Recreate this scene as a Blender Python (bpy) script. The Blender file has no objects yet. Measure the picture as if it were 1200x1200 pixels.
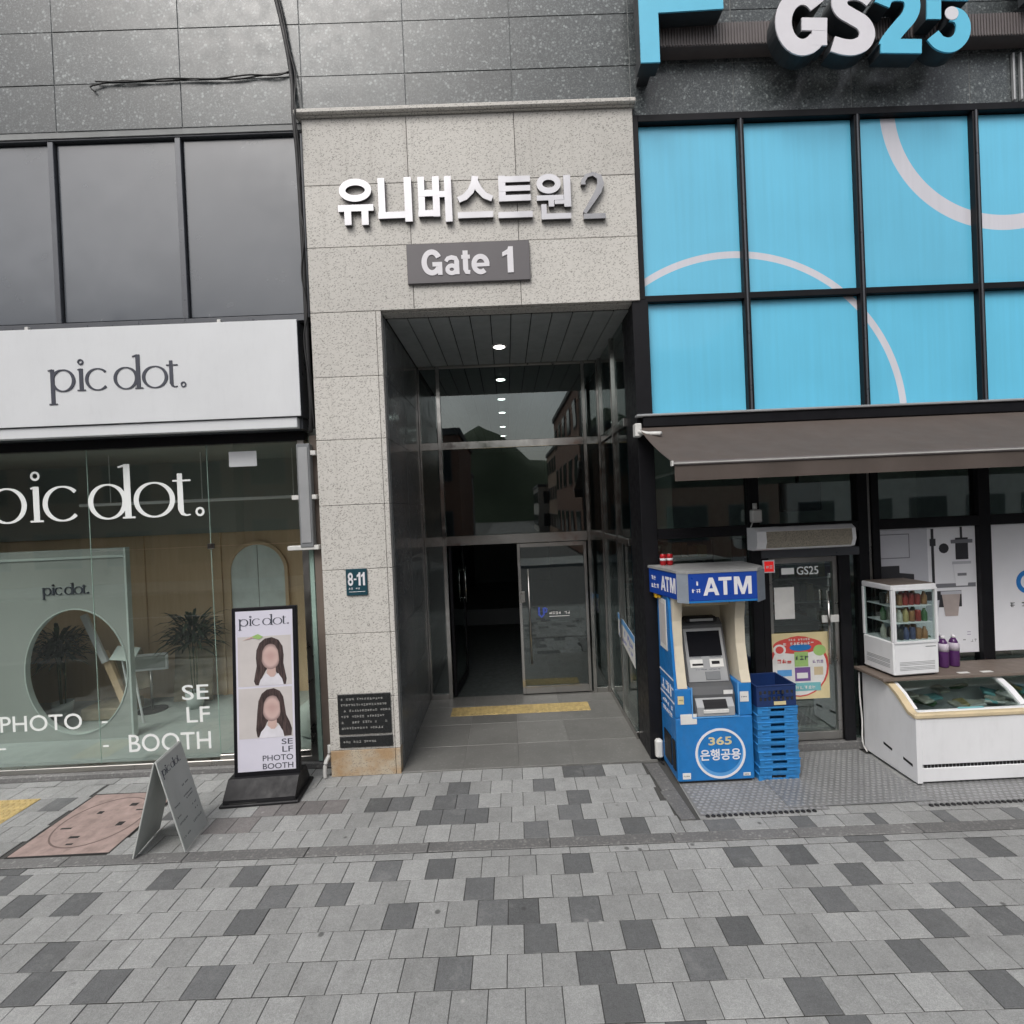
import bpy, math, random
from mathutils import Matrix, Vector
random.seed(7)
R = math.radians
scene = bpy.context.scene
COL = scene.collection

# ------------------------------------------------------------------ camera, sky, sun, exposure
cam_d = bpy.data.cameras.new('camera'); cam_d.lens = 18.0; cam_d.sensor_width = 36.0
cam_d.clip_start = 0.05; cam_d.clip_end = 2000
cam = bpy.data.objects.new('camera', cam_d); COL.objects.link(cam); scene.camera = cam
def cam_matrix(pos, pitch, yaw, roll):
    f = Vector((math.sin(yaw)*math.cos(pitch), math.cos(yaw)*math.cos(pitch), math.sin(pitch)))
    r = Vector((math.cos(yaw), -math.sin(yaw), 0)); u = r.cross(f)
    c, s = math.cos(roll), math.sin(roll)
    r2 = r*c + u*s; u2 = u*c - r*s
    m = Matrix(((r2.x, u2.x, -f.x, pos[0]), (r2.y, u2.y, -f.y, pos[1]), (r2.z, u2.z, -f.z, pos[2]), (0, 0, 0, 1)))
    return m
cam.matrix_world = cam_matrix((0, -5.5, 2.8), R(-0.43), R(0.62), R(-2.5))

SUN_EL, SUN_AZ = R(52), R(205)          # overcast: high, broad light from behind the camera's left shoulder
world = bpy.data.worlds.new('World'); scene.world = world; world.use_nodes = True
wn, wl = world.node_tree.nodes, world.node_tree.links
wn.clear()
out = wn.new('ShaderNodeOutputWorld'); bg = wn.new('ShaderNodeBackground')
sky = wn.new('ShaderNodeTexSky'); sky.sky_type = 'NISHITA'; sky.sun_disc = False
sky.sun_elevation = SUN_EL; sky.sun_rotation = SUN_AZ; sky.dust_density = 6.0; sky.air_density = 1.0; sky.ozone_density = 1.0
hsv = wn.new('ShaderNodeHueSaturation'); hsv.inputs['Saturation'].default_value = 0.38
tc = wn.new('ShaderNodeTexCoord'); nz = wn.new('ShaderNodeTexNoise'); nz.inputs['Scale'].default_value = 2.2; nz.inputs['Detail'].default_value = 5
mr = wn.new('ShaderNodeMapRange'); mr.inputs[1].default_value = .3; mr.inputs[2].default_value = .7; mr.inputs[3].default_value = .6; mr.inputs[4].default_value = 1.4
mul = wn.new('ShaderNodeVectorMath'); mul.operation = 'SCALE'
wl.new(sky.outputs[0], hsv.inputs['Color']); wl.new(tc.outputs['Generated'], nz.inputs['Vector'])
wl.new(nz.outputs['Fac'], mr.inputs[0]); wl.new(hsv.outputs[0], mul.inputs[0]); wl.new(mr.outputs[0], mul.inputs['Scale'])
wl.new(mul.outputs[0], bg.inputs['Color']); bg.inputs['Strength'].default_value = 0.13
wl.new(bg.outputs[0], out.inputs['Surface'])
sun_d = bpy.data.lights.new('sun', 'SUN'); sun_d.energy = 1.0; sun_d.angle = R(28); sun_d.color = (1.0, .98, .955)
sun = bpy.data.objects.new('sun', sun_d); COL.objects.link(sun)
sd = Vector((math.sin(SUN_AZ)*math.cos(SUN_EL), math.cos(SUN_AZ)*math.cos(SUN_EL), math.sin(SUN_EL)))
sun.rotation_euler = sd.to_track_quat('Z', 'Y').to_euler(); sun.location = (-6, -14, 20)
vs = scene.view_settings; vs.view_transform = 'Standard'; vs.look = 'None'; vs.exposure = 0.14; vs.gamma = 1.0; vs.use_curve_mapping = False
scene.cycles.max_bounces = 12; scene.cycles.transparent_max_bounces = 24; scene.cycles.glossy_bounces = 5

# ------------------------------------------------------------------ materials
class NT:
    def __init__(s, m): s.m = m; s.n = m.node_tree.nodes; s.l = m.node_tree.links
    def new(s, t, **kw):
        n = s.n.new('ShaderNode' + t)
        for k, v in kw.items():
            if k in n.inputs: n.inputs[k].default_value = v
            else: setattr(n, k, v)
        return n
    def link(s, a, b): s.l.new(a, b)
    def val(s, x, sock):
        if isinstance(x, (int, float)): sock.default_value = x
        else: s.link(x, sock)
    def math(s, op, a, b=0.0, c=0.0):
        n = s.n.new('ShaderNodeMath'); n.operation = op
        s.val(a, n.inputs[0]); s.val(b, n.inputs[1]); s.val(c, n.inputs[2]); return n.outputs[0]
    def rng(s, x, a, b, c, d):
        n = s.n.new('ShaderNodeMapRange'); s.val(x, n.inputs[0])
        for i, v in enumerate((a, b, c, d)): n.inputs[i+1].default_value = v
        return n.outputs[0]
    def mix(s, fac, a, b, blend='MIX'):
        n = s.n.new('ShaderNodeMix'); n.data_type = 'RGBA'; n.blend_type = blend
        s.val(fac, n.inputs[0])
        for x, i in ((a, 6), (b, 7)):
            if isinstance(x, tuple): n.inputs[i].default_value = (*x[:3], 1)
            else: s.link(x, n.inputs[i])
        return n.outputs[2]
    def pos(s): 
        return s.n.new('ShaderNodeNewGeometry').outputs['Position']
    def mapping(s, vec, scale=(1,1,1), loc=(0,0,0), rot=(0,0,0)):
        n = s.n.new('ShaderNodeMapping'); s.link(vec, n.inputs[0])
        n.inputs['Scale'].default_value = scale; n.inputs['Location'].default_value = loc; n.inputs['Rotation'].default_value = rot
        return n.outputs[0]
    def noise(s, vec, scale, detail=4, rough=.55):
        n = s.n.new('ShaderNodeTexNoise'); s.link(vec, n.inputs['Vector'])
        n.inputs['Scale'].default_value = scale; n.inputs['Detail'].default_value = detail; n.inputs['Roughness'].default_value = rough
        return n.outputs['Fac']
    def voro(s, vec, scale, feature='F1', out='Distance'):
        n = s.n.new('ShaderNodeTexVoronoi'); n.feature = feature; s.link(vec, n.inputs['Vector']); n.inputs['Scale'].default_value = scale
        return n.outputs[out]
    def bump(s, h, strength=.3, dist=.01):
        n = s.n.new('ShaderNodeBump'); n.inputs['Strength'].default_value = strength; n.inputs['Distance'].default_value = dist
        s.link(h, n.inputs['Height']); return n.outputs[0]
MATS = {}
def newmat(name):
    m = bpy.data.materials.new(name); m.use_nodes = True
    t = NT(m); b = t.n['Principled BSDF']; MATS[name] = m
    return m, t, b
def plain(name, col, rough=.5, metal=0.0, var=.10, vscale=6.0, bump=0.0, bscale=60, spec=.5, rnd=0.0, dirt=0.0, coat=0.0):
    """painted / plastic / metal surface with soft uneven tone, fine relief and a little grime"""
    m, t, b = newmat(name)
    p = t.pos(); n = t.noise(p, vscale, 5)
    k = t.rng(n, .3, .7, 1-var, 1+var)
    if rnd:
        oi = t.n.new('ShaderNodeObjectInfo'); k = t.math('MULTIPLY', k, t.rng(oi.outputs['Random'], 0, 1, 1-rnd, 1+rnd))
    c = t.n.new('ShaderNodeVectorMath'); c.operation = 'SCALE'; c.inputs[0].default_value = col; t.link(k, c.inputs['Scale'])
    colr = c.outputs[0]
    if dirt:
        d = t.noise(t.mapping(p, (3, 3, .8)), 4.0, 8, .7)
        colr = t.mix(t.math('MULTIPLY', t.rng(d, .5, .8, 0, 1), dirt), colr, (.10, .09, .08))
    t.link(colr, b.inputs['Base Color'])
    b.inputs['Metallic'].default_value = metal; b.inputs['Specular IOR Level'].default_value = spec
    t.link(t.rng(t.noise(p, vscale*2.3, 4), .3, .7, max(rough-.08, .02), min(rough+.08, 1)), b.inputs['Roughness'])
    if coat: b.inputs['Coat Weight'].default_value = coat; b.inputs['Coat Roughness'].default_value = .1
    if bump: t.link(t.bump(t.noise(p, bscale, 3), bump, .004), b.inputs['Normal'])
    return m
def glass(name, tint, extra=0.0, rough=.0):
    """thin pane: tinted see-through plus Schlick mirror reflection"""
    m, t, b = newmat(name); t.n.remove(b)
    lw = t.n.new('ShaderNodeLayerWeight'); lw.inputs['Blend'].default_value = .5
    f = t.math('ADD', t.math('MULTIPLY', t.math('POWER', lw.outputs['Facing'], 5.0), .94-extra), .045+extra)
    tr = t.new('BsdfTransparent'); tr.inputs['Color'].default_value = (*tint, 1)
    gl = t.new('BsdfGlossy'); gl.inputs['Roughness'].default_value = rough; gl.inputs['Color'].default_value = (.95, 1, .98, 1)
    w = t.noise(t.mapping(t.pos(), (1, 1, .6)), 1.3, 2)
    t.link(t.bump(w, .05, .02), gl.inputs['Normal'])
    mx = t.n.new('ShaderNodeMixShader'); t.link(f, mx.inputs[0]); t.link(tr.outputs[0], mx.inputs[1]); t.link(gl.outputs[0], mx.inputs[2])
    t.link(mx.outputs[0], t.n['Material Output'].inputs['Surface'])
    return m
def emit(name, col, strength):
    m, t, b = newmat(name)
    b.inputs['Base Color'].default_value = (*col, 1); b.inputs['Emission Color'].default_value = (*col, 1); b.inputs['Emission Strength'].default_value = strength
    return m

def m_granite_dark(name, base, spot, amount, gloss):
    m, t, b = newmat(name); p = t.pos()
    oi = t.n.new('ShaderNodeObjectInfo')
    off = t.n.new('ShaderNodeVectorMath'); off.operation = 'ADD'; t.link(p, off.inputs[0])
    cb = t.n.new('ShaderNodeCombineXYZ'); r9 = t.math('MULTIPLY', oi.outputs['Random'], 37.0)
    for i in range(3): t.link(r9, cb.inputs[i])
    t.link(cb.outputs[0], off.inputs[1]); q = off.outputs[0]
    wn_ = t.noise(q, 9, 3); 
    qd = t.n.new('ShaderNodeVectorMath'); qd.operation = 'ADD'; t.link(q, qd.inputs[0])
    sc = t.n.new('ShaderNodeVectorMath'); sc.operation = 'SCALE'; sc.inputs[0].default_value = (.06, .06, .06); t.link(wn_, sc.inputs['Scale']); t.link(sc.outputs[0], qd.inputs[1])
    q2 = qd.outputs[0]
    big = t.rng(t.voro(q2, 23), .20, .40, 1, 0)
    pick = t.rng(t.noise(q, 11, 2), .44, .56, 0, 1)
    small = t.rng(t.voro(q2, 46), .18, .40, 1, 0)
    fine = t.rng(t.noise(q, 55, 3), .5, .64, 0, 1)
    f = t.math('MAXIMUM', t.math('MULTIPLY', big, pick), t.math('MULTIPLY', t.math('MULTIPLY', small, t.rng(t.noise(q, 25, 2), .4, .6, 0, 1)), .8))
    f = t.math('MAXIMUM', f, t.math('MULTIPLY', fine, .35))
    f = t.math('MULTIPLY', f, amount)
    tone = t.rng(t.noise(q, 1.3, 4), .3, .7, .85, 1.15)
    tone = t.math('MULTIPLY', tone, t.rng(oi.outputs['Random'], 0, 1, .88, 1.12))
    c = t.mix(f, base, spot)
    s2 = t.n.new('ShaderNodeVectorMath'); s2.operation = 'SCALE'; t.link(c, s2.inputs[0]); t.link(tone, s2.inputs['Scale'])
    t.link(s2.outputs[0], b.inputs['Base Color'])
    t.link(t.rng(t.noise(q, 6, 4), .3, .7, gloss, gloss+.16), b.inputs['Roughness'])
    t.link(t.bump(f, .08, .002), b.inputs['Normal'])
    return m
def m_granite_beige(name, base, rust=0.0):
    m, t, b = newmat(name); p = t.pos()
    oi = t.n.new('ShaderNodeObjectInfo')
    q = t.mapping(p, (1, 1, 1), rot=(0, R(28), 0))
    q = t.mapping(q, (.8, 1, 1.7))
    fl = t.rng(t.voro(q, 38), .16, .38, 1, 0)
    fl = t.math('MULTIPLY', fl, t.rng(t.noise(q, 16, 2), .36, .48, 0, 1))
    q3 = t.mapping(t.mapping(p, (1,1,1), rot=(0, R(-35), 0)), (.7, 1, 1.8))
    f2 = t.math('MULTIPLY', t.rng(t.voro(q3, 46), .14, .34, 1, 0), t.rng(t.noise(p, 19, 2), .38, .5, 0, 1))
    lt = t.math('MULTIPLY', t.rng(t.voro(q3, 34), .1, .35, 1, 0), .3)
    f = t.math('MAXIMUM', fl, f2)
    tone = t.math('MULTIPLY', t.rng(t.noise(p, 1.1, 5), .3, .7, .93, 1.06), t.rng(oi.outputs['Random'], 0, 1, .95, 1.05))
    c = t.mix(lt, base, tuple(min(x*1.25, .8) for x in base))
    c = t.mix(t.math('MULTIPLY', f, .85), c, (.185, .175, .16))
    if rust:
        st = t.rng(t.noise(t.mapping(p, (1.2, 1, 1.6)), 3.2, 5), .42, .62, 0, rust)
        c = t.mix(st, c, (.36, .22, .10))
    # rain streaks running down the stone
    sk = t.rng(t.noise(t.mapping(p, (9, 9, .35)), 1.5, 5, .6), .55, .8, 0, .25)
    c = t.mix(sk, c, (.19, .17, .14))
    s2 = t.n.new('ShaderNodeVectorMath'); s2.operation = 'SCALE'; t.link(c, s2.inputs[0]); t.link(tone, s2.inputs['Scale'])
    t.link(s2.outputs[0], b.inputs['Base Color'])
    b.inputs['Roughness'].default_value = .62
    t.link(t.bump(t.math('ADD', t.math('MULTIPLY', f, -1.0), t.noise(p, 130, 2)), .25, .002), b.inputs['Normal'])
    return m
def m_paver(name, base, rnd=.10):
    m, t, b = newmat(name); p = t.pos()
    oi = t.n.new('ShaderNodeObjectInfo'); gi = t.n.new('ShaderNodeNewGeometry')
    rr = t.math('FRACT', t.math('ADD', oi.outputs['Random'], gi.outputs['Random Per Island']))
    tone = t.math('MULTIPLY', t.rng(rr, 0, 1, 1-rnd, 1+rnd), t.rng(t.noise(p, .9, 5), .3, .7, .9, 1.1))
    tone = t.math('MULTIPLY', tone, t.rng(t.noise(p, 9, 6, .65), .3, .7, .90, 1.09))
    grain = t.noise(p, 150, 3, .7)
    tone = t.math('MULTIPLY', tone, t.rng(grain, .3, .7, .74, 1.26))
    tone = t.math('MULTIPLY', tone, t.rng(t.noise(p, 45, 4, .7), .3, .7, .86, 1.12))
    c = t.n.new('ShaderNodeVectorMath'); c.operation = 'SCALE'; c.inputs[0].default_value = base; t.link(tone, c.inputs['Scale'])
    cc = c.outputs[0]
    # lighter bloom and scuffs, darker drips and old chewing gum
    bl = t.math('MULTIPLY', t.rng(t.noise(p, 4.3, 8, .7), .56, .78, 0, 1), .35)
    cc = t.mix(bl, cc, (.36, .365, .36))
    gum = t.rng(t.voro(t.mapping(p, (1, 1, 0)), 3.4), .05, .085, 1, 0)
    gum = t.math('MULTIPLY', gum, t.rng(t.noise(p, 1.7, 1), .46, .5, 0, 1))
    cc = t.mix(t.math('MULTIPLY', gum, .75), cc, (.05, .05, .05))
    dk = t.math('MULTIPLY', t.rng(t.noise(t.mapping(p, (1, 1, 0), loc=(3, 7, 0)), 1.6, 9, .72), .54, .74, 0, 1), .38)
    cc = t.mix(dk, cc, (.10, .10, .098))
    wg = t.rng(t.voro(t.mapping(p, (1, 1, 0), loc=(.37, .81, 0)), 3.7), .04, .08, 1, 0)
    cc = t.mix(t.math('MULTIPLY', t.math('MULTIPLY', wg, t.rng(t.noise(p, 2.3, 1), .5, .6, 0, 1)), .5), cc, (.45, .45, .44))
    t.link(cc, b.inputs['Base Color'])
    t.link(t.rng(t.noise(p, 14, 3), .3, .7, .62, .85), b.inputs['Roughness'])
    t.link(t.bump(t.math('ADD', grain, t.math('MULTIPLY', t.noise(p, 30, 4), 1.4)), .6, .003), b.inputs['Normal'])
    return m
def m_rings(name, base, ring, circles):
    """printed window film: flat colour crossed by big circle outlines (a print on the panel)"""
    m, t, b = newmat(name); p = t.pos()
    sx = t.n.new('ShaderNodeSeparateXYZ'); t.link(p, sx.inputs[0])
    f = None
    for cx, cz, r, w in circles:
        dx = t.math('SUBTRACT', sx.outputs['X'], cx); dz = t.math('SUBTRACT', sx.outputs['Z'], cz)
        d = t.math('SQRT', t.math('ADD', t.math('MULTIPLY', dx, dx), t.math('MULTIPLY', dz, dz)))
        k = t.math('LESS_THAN', t.math('ABSOLUTE', t.math('SUBTRACT', d, r)), w/2)
        f = k if f is None else t.math('MAXIMUM', f, k)
    oi = t.n.new('ShaderNodeObjectInfo')
    tone = t.math('MULTIPLY', t.rng(t.noise(p, .8, 3), .3, .7, .94, 1.06), t.rng(oi.outputs['Random'], 0, 1, .96, 1.04))
    tone = t.math('MULTIPLY', tone, t.rng(t.noise(t.mapping(p, (14, 14, .5)), 1.2, 6, .65), .3, .75, 1.03, .94))
    c = t.mix(f, base, ring)
    b.inputs['Coat Weight'].default_value = .5; b.inputs['Coat Roughness'].default_value = .06
    s2 = t.n.new('ShaderNodeVectorMath'); s2.operation = 'SCALE'; t.link(c, s2.inputs[0]); t.link(tone, s2.inputs['Scale'])
    t.link(s2.outputs[0], b.inputs['Base Color']); b.inputs['Roughness'].default_value = .38
    t.link(t.bump(t.noise(p, 3.0, 2), .04, .02), b.inputs['Normal'])
    return m
def m_print_face(name):
    m, t, b = newmat(name); tcn = t.n.new('ShaderNodeTexCoord'); sx = t.n.new('ShaderNodeSeparateXYZ'); t.link(tcn.outputs['Generated'], sx.inputs[0])
    dx = t.math('MULTIPLY', t.math('SUBTRACT', sx.outputs['X'], .5), 2.0); dz = t.math('MULTIPLY', t.math('SUBTRACT', sx.outputs['Z'], .5), 2.0)
    d = t.math('SQRT', t.math('ADD', t.math('MULTIPLY', dx, dx), t.math('MULTIPLY', dz, dz)))
    c = t.mix(t.rng(d, .15, .6, 0, 1), (.50, .335, .31), (.55, .40, .37)); c = t.mix(t.rng(d, .72, 1.0, 0, 1), c, (.24, .165, .16))
    eye = t.rng(t.math('ABSOLUTE', t.math('SUBTRACT', dz, .10)), .0, .35, .35, 0)
    t.link(t.mix(eye, c, (.42, .28, .26)), b.inputs['Base Color']); b.inputs['Roughness'].default_value = .5
    return m
def m_print_hair(name):
    m, t, b = newmat(name); p = t.pos()
    st = t.noise(t.mapping(p, (70, 1, 5)), 2.0, 4, .6)
    c = t.mix(t.rng(st, .35, .7, 0, 1), (.020, .013, .014), (.105, .070, .066))
    t.link(c, b.inputs['Base Color']); b.inputs['Roughness'].default_value = .5
    return m
def m_wood(name, a, b2, scale=1.0, rough=.5):
    m, t, b = newmat(name); p = t.pos()
    g = t.noise(t.mapping(p, (6*scale, 6*scale, .5*scale)), 5, 5)
    t.link(t.mix(t.rng(g, .3, .7, 0, 1), a, b2), b.inputs['Base Color']); b.inputs['Roughness'].default_value = rough
    return m
def m_grille(name, a, hole, scale):
    m, t, b = newmat(name); p = t.pos()
    v = t.voro(t.mapping(p, (1, .2, 1), rot=(0, R(45), 0)), scale)
    f = t.rng(v, .25, .45, 0, 1)
    t.link(t.mix(f, hole, a), b.inputs['Base Color']); b.inputs['Roughness'].default_value = .5
    t.link(t.bump(f, .6, .003), b.inputs['Normal'])
    return m
def m_brick(name, a, b2, mortar, scale=1.0):
    m, t, b = newmat(name)
    n = t.n.new('ShaderNodeTexBrick'); p = t.pos()
    sx = t.n.new('ShaderNodeSeparateXYZ'); t.link(p, sx.inputs[0])
    cb = t.n.new('ShaderNodeCombineXYZ'); t.link(t.math('ADD', sx.outputs['X'], sx.outputs['Y']), cb.inputs[0]); t.link(sx.outputs['Z'], cb.inputs[1])
    t.link(cb.outputs[0], n.inputs['Vector'])
    n.inputs['Color1'].default_value = (*a, 1); n.inputs['Color2'].default_value = (*b2, 1); n.inputs['Mortar'].default_value = (*mortar, 1)
    n.inputs['Scale'].default_value = 4*scale
    t.link(n.outputs['Color'], b.inputs['Base Color']); b.inputs['Roughness'].default_value = .85
    return m

m_granite_dark('granite', (.058, .067, .071), (.30, .335, .335), .75, .22)
m_granite_dark('granite_polished', (.12, .125, .127), (.20, .21, .21), .6, .11)
m_granite_dark('granite_floor', (.145, .145, .138), (.26, .26, .25), .35, .32)
m_granite_dark('kerb_granite', (.13, .13, .13), (.30, .30, .29), .6, .6)
m_granite_beige('beige_stone', (.555, .54, .505))
m_granite_beige('beige_base', (.44, .375, .285), .75)
m_paver('paver_light', (.272, .278, .276), .13); m_paver('paver_dark', (.118, .122, .125), .22); m_paver('paver_rose', (.165, .157, .156), .16)
plain('mortar', (.06, .06, .058), .95, bump=.5, bscale=90)
m_paver('asphalt', (.055, .055, .057))
plain('rose_concrete', (.31, .235, .215), .85, var=.2, vscale=9, bump=.3, dirt=.55); plain('rose_groove', (.15, .11, .10), .9)
plain('dark_slot', (.02, .02, .02), .9)
plain('tactile_yellow', (.46, .35, .15), .75, var=.2, vscale=14, dirt=.5)
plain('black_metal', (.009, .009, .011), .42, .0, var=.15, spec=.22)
plain('black_plastic', (.013, .013, .015), .55, spec=.3, bump=.15, bscale=200)
plain('joint_grey', (.27, .28, .28), .85)
plain('dark_joint', (.012, .012, .012), .8)
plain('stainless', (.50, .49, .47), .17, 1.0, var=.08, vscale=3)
plain('stainless_brushed', (.42, .41, .39), .33, 1.0, var=.08, vscale=3)
plain('ceiling_metal', (.36, .385, .385), .42, .0, var=.10)
plain('spandrel', (.105, .117, .134), .20, .0, var=.06, vscale=1.5, spec=.8)
plain('spandrel_frame', (.10, .106, .118), .34, .3, var=.06)
plain('white_panel', (.66, .68, .70), .42, var=.03, vscale=1.5, dirt=.06)
plain('white_paint', (.72, .73, .75), .38, var=.04, vscale=2, dirt=.09, coat=.15)
plain('white_plastic', (.62, .62, .60), .45, var=.05, dirt=.15)
plain('cream_plastic', (.60, .545, .43), .5, var=.05, dirt=.1)
plain('cream_trim', (.56, .46, .30), .45, var=.08, dirt=.15)
plain('grey_plastic', (.19, .20, .21), .4, var=.05)
plain('terminal_grey', (.085, .088, .093), .4, var=.06)
plain('silver_plastic', (.36, .37, .38), .38, .2, var=.05)
plain('atm_screen', (.010, .011, .014), .08)
plain('letter_steel', (.43, .43, .45), .36, .75, var=.10, vscale=2)
plain('letter_side_shaded', (.13, .13, .135), .4, .6)  # steel letter edges, with the shade on their undersides put into the colour
plain('letter_steel_dark', (.30, .30, .31), .30, .85, var=.06)
plain('gate_plate', (.115, .108, .115), .45, var=.04, vscale=2)
plain('letter_white', (.72, .71, .74), .5, var=.03)
plain('film_white', (.80, .83, .82), .6, var=.03)
plain('letter_dark', (.050, .055, .075), .5)
plain('plate_teal', (.012, .055, .075), .35)
plain('plaque_black', (.012, .013, .014), .25, var=.2)
plain('plaque_text', (.30, .30, .29), .5)
m_rings('blue_film', (.14, .56, .80), (.66, .66, .72), [(2.58, 3.62, 1.85, .075), (5.65, 7.0, 1.29, .165)])
plain('sign_blue', (.13, .54, .76), .4, var=.03)
plain('sign_white', (.70, .69, .73), .4, var=.03)
plain('sign_side', (.03, .035, .04), .5)
plain('rail_brown', (.13, .115, .115), .5, var=.08)
plain('awning_cloth', (.076, .060, .052), .85, var=.10, vscale=3, bump=.2, bscale=300, dirt=.25)
plain('awning_bar', (.5, .5, .48), .4, .2)
plain('atm_blue', (.012, .165, .46), .40, var=.10, vscale=9, coat=.1, dirt=.22)
plain('atm_sign_blue', (.010, .055, .33), .35, var=.04, coat=.2)
plain('atm_roof', (.28, .285, .285), .6, var=.08, dirt=.3)
plain('atm_light_blue', (.10, .32, .65), .4)
plain('crate_blue', (.022, .19, .47), .48, var=.14, vscale=14, rnd=.16, dirt=.25)
plain('crate_navy', (.010, .030, .115), .42)
plain('can_red', (.42, .012, .018), .25, .3)
plain('yellow_plastic', (.60, .36, .02), .4)
plain('red_led', (.55, .02, .02), .4)
m_grille('curtain_mesh', (.30, .27, .215), (.10, .09, .075), 95)
plain('mat_rubber', (.19, .193, .195), .55, var=.12, vscale=4, dirt=.3)
plain('mat_steel', (.27, .275, .28), .38, .45, var=.12, vscale=4, dirt=.25)
plain('tread', (.30, .305, .31), .36, .45, var=.12, vscale=5, dirt=.15)
plain('shelf_brown', (.155, .125, .105), .55, var=.08, dirt=.25)
plain('freezer_inside', (.60, .64, .64), .6, var=.2)
for i, c in enumerate([(.26, .035, .03), (.05, .12, .05), (.36, .29, .13), (.05, .06, .13), (.24, .12, .055), (.42, .41, .36), (.02, .02, .02), (.16, .08, .17)]):
    plain('goods_%d' % i, c, .35, var=.15, vscale=30)
plain('purple_drink', (.075, .022, .105), .15); plain('green_drink', (.03, .12, .035), .15); plain('bottle_label', (.55, .50, .58), .5)
plain('cable_black', (.012, .012, .013), .6)
plain('booth_wall', (.31, .335, .32), .8, var=.05, vscale=1.2)
plain('booth_wall_pale', (.46, .52, .50), .8, var=.05)
plain('booth_floor', (.40, .445, .435), .55, var=.06)
m_wood('booth_wood', (.60, .44, .29), (.66, .50, .34), .6, .6)
plain('curtain_green', (.70, .77, .77), .85, var=.08)
plain('mirror', (.45, .55, .53), .06, 1.0, var=.02)
plain('leaf', (.022, .045, .024), .5, var=.25, vscale=12)
plain('stem', (.07, .085, .04), .7)
plain('canvas', (.30, .26, .19), .8, var=.35, vscale=4)
plain('pouf', (.52, .58, .55), .9, var=.05)
plain('store_wall', (.62, .68, .66), .8); plain('store_dark', (.035, .038, .04), .7); plain('store_floor', (.34, .34, .33), .4)
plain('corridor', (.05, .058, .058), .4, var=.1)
plain('poster_white', (.80, .81, .85), .45, var=.04, vscale=2); plain('poster_grey', (.52, .53, .58), .45, var=.06, vscale=2)
plain('poster_dark', (.035, .036, .042), .45); plain('poster_mid', (.20, .205, .23), .45); plain('poster_cup', (.44, .38, .36), .4)
plain('poster_blue', (.02, .19, .55), .45)
plain('print_red', (.55, .07, .06), .5); plain('print_cream', (.62, .53, .30), .5); plain('print_green', (.30, .48, .16), .5); plain('print_teal', (.16, .42, .45), .5); plain('print_purple', (.16, .08, .26), .5); plain('print_paper', (.68, .68, .66), .5)
plain('banner_paper', (.62, .61, .70), .5, var=.02); plain('photo_back', (.55, .52, .51), .5, var=.04)
m_print_hair('photo_hair'); m_print_face('photo_face'); plain('photo_edge', (.28, .20, .185), .6); plain('photo_skin', (.54, .385, .345), .6, var=.06); plain('photo_blush', (.52, .34, .31), .6, var=.08, vscale=25); plain('photo_shirt', (.66, .65, .70), .5)
plain('easel_grey', (.43, .45, .435), .55, var=.04, dirt=.1); plain('print_faint', (.13, .135, .14), .6)
m_brick('brick_red', (.20, .09, .06), (.25, .12, .08), (.22, .2, .18)); plain('render_grey', (.22, .22, .22), .85, var=.1, vscale=.5); plain('render_pale', (.42, .40, .37), .85, var=.08, vscale=.5); plain('render_tan', (.28, .19, .14), .85, var=.1, vscale=.5); plain('render_dark', (.11, .11, .115), .8, var=.1, vscale=.5)
plain('far_window', (.03, .035, .04), .12); plain('hill_green', (.045, .065, .035), .95, var=.3, vscale=.05)
plain('road_white', (.62, .62, .60), .7, var=.1, dirt=.2)
glass('glass_booth', (.94, .965, .95), .025); glass('glass_door', (.62, .70, .69), .05); glass('glass_entry', (.55, .62, .62), .09)
glass('glass_store', (.82, .89, .87), .13); glass('glass_small', (.88, .93, .92), .0); glass('glass_lid', (.86, .91, .90), .16)
plain('glass_edge', (.30, .42, .37), .25); plain('acrylic', (.22, .25, .29), .2)
emit('lamp_white', (1, .97, .9), 14.0); emit('led_red', (.8, .02, .02), .35)
plain('logo_blue', (.05, .09, .42), .5)
def mat(n): return MATS[n]

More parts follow.
